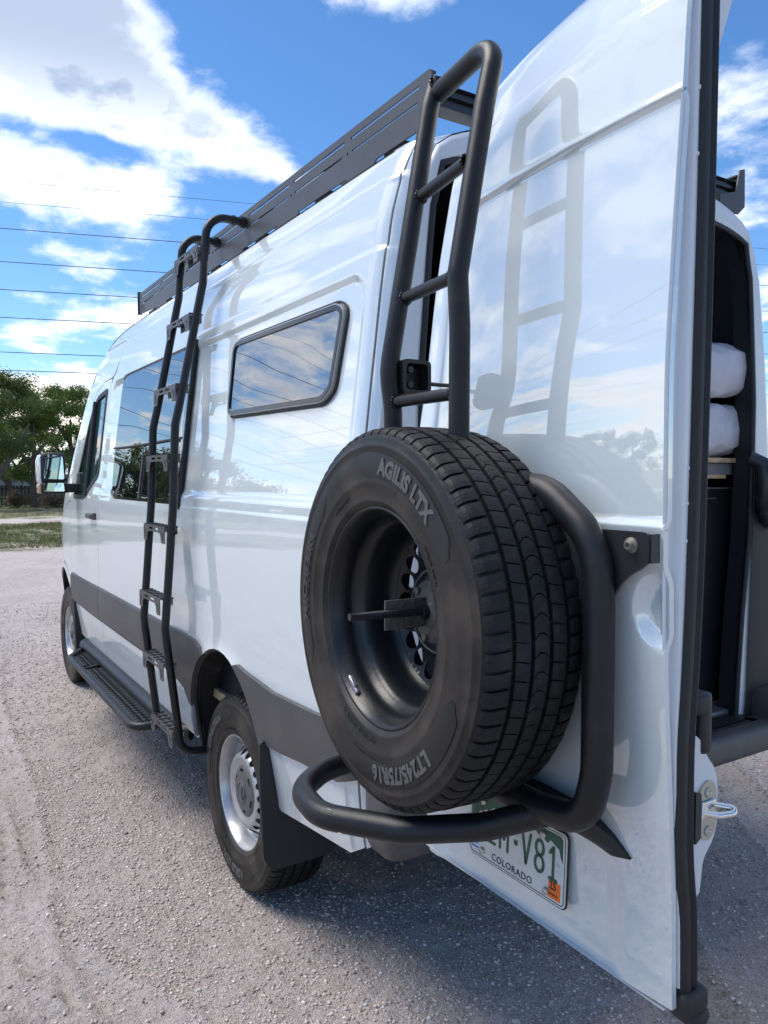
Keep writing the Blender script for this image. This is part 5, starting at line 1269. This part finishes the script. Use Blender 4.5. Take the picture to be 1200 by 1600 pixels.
for i, (az, d, w, h, lb) in enumerate(((-4.4, 44.5, 1.3, .8, 'low dark shrub at the foot of the forked cottonwood'), (-6.6, 45.5, 1.0, .95, 'tan dry brush bush in front of the dark fence'), (-9.0, 45.2, 1.3, .75, 'dry twiggy bush below the van mirror'), (-10.8, 47.5, 1.6, 1.1, 'dark green bush close to the front of the van'))):
    b = thing('bush', lb, 'bush', pol(az, d)); c = [(0, w*.5*math.sin(k*2.2), h*.5, w*.35, w*.4, h*.55) for k in range(5)]
    link(bpy.data.objects.new('foliage', leaves_mesh('foliage', c, 1600, .055, ('leafB', 'brush', 'brush', 'leafB')[i], 40+i)), b)
    mb = MB(); [mb.tube([(0, .05*k, 0), (.05*k, .2*(k-2), h*.8)], [.02, .006], 5) for k in range(5)]; mb.build('stems', 'bark', b)
# pale sheds far behind the fence seen as light specks below the crowns
sh = thing('far_shed', 'pale shed glimpsed behind the fence below the tree crowns', 'shed', (66, -7, 0)); mb = MB(); mb.box((-2, -5, 0), (2, 5, 1.9)); mb.build('wall', 'interior_grey', sh)
mb = MB(); mb.prism([(-2.2, 1.9), (2.2, 1.9), (0, 2.7)], -5.2, 5.2, Matrix(((1, 0, 0, 0), (0, 0, 1, 0), (0, 1, 0, 0), (0, 0, 0, 1)))); mb.build('roof', 'plate', sh)
# the line of trees along the other side of the lot (seen mirrored in the van's paint and glass)
protos = []
for k in range(4):
    nm = 'lot_edge_tree'; t = tree(nm, 'tree of the row along the far left side of the lot', pol(8+k*4.5, 72), limbs_for(50+k, 8), mk_clumps(60+k, 4.4+.3*k, 7.4+.8*(k % 3), 1.0, 34), 9000, .16, ('leafB', 'leafA', 'leafB', 'leafC')[k], 70+k, 'row of trees along the far left side of the lot'); protos.append(t)
r_ = random.Random(8)
for i in range(22):
    src = protos[i % 4]; az = 4+i*4.1+r_.uniform(-1, 1); c = src.copy(); COL.objects.link(c); c.location = pol(az, 66+r_.uniform(-6, 14)); c.rotation_euler = (0, 0, r_.uniform(0, 6)); s = r_.uniform(.62, .95); c.scale = (s, s, s*r_.uniform(.8, 1.15))
    for ch in list(src.children): d = ch.copy(); COL.objects.link(d); d.parent = c
# ================================================================== overhead wires
fw = Vector((math.cos(YAW), math.sin(YAW), 0)); rt = Vector((fw.y, -fw.x, 0)); C0 = Vector((-2.871, 2.06, 0))
names = ['topmost', 'second from the top', 'third from the top', 'fourth from the top', 'fifth from the top', 'sixth from the top', 'seventh from the top', 'lowest']
A0 = C0+45*fw-22.5*rt; B0 = C0+58.5*fw+29.25*rt
hs_ = [18.8, 17.6, 16.1, 14.2, 12.6, 11.0, 9.0, 7.95]
for i, h in enumerate(hs_):
    dv = (B0-A0); pts = []
    for k in range(41):
        t = -1.6+4.2*k/40; sag = .9*((t-.5)**2)-.5; pts.append(A0+dv*t+Vector((0, 0, h+.22*sag)))
    mb = MB(); mb.tube(pts, .022 if i > 1 else .012, 6); o = mb.build('overhead_wire', 'wire', None)
    tag(o, '%s of the eight overhead power wires crossing the sky' % names[i], 'wire', 'overhead power wires')
for i, (y, h) in enumerate(((24, 11.5), (25, 13.2), (26, 15.0))):
    mb = MB(); mb.tube([(x, y+x*.15, h+.0009*(x-20)**2*.6-.02*x) for x in np.linspace(-30, 90, 40)], .025, 6); o = mb.build('overhead_wire', 'wire', None)
    tag(o, 'overhead wire mirrored in the side of the van, %s of three' % ('lowest', 'middle', 'highest')[i], 'wire', 'wires on the left side of the lot')

# keep the tree of parts at thing > part > sub-part
def depth(o):
    d = 0
    while o.parent: o = o.parent; d += 1
    return d
for o in [o for o in sc.objects if depth(o) > 2]:
    m = o.parent.matrix_local @ o.matrix_local; o.parent = o.parent.parent; o.matrix_local = m
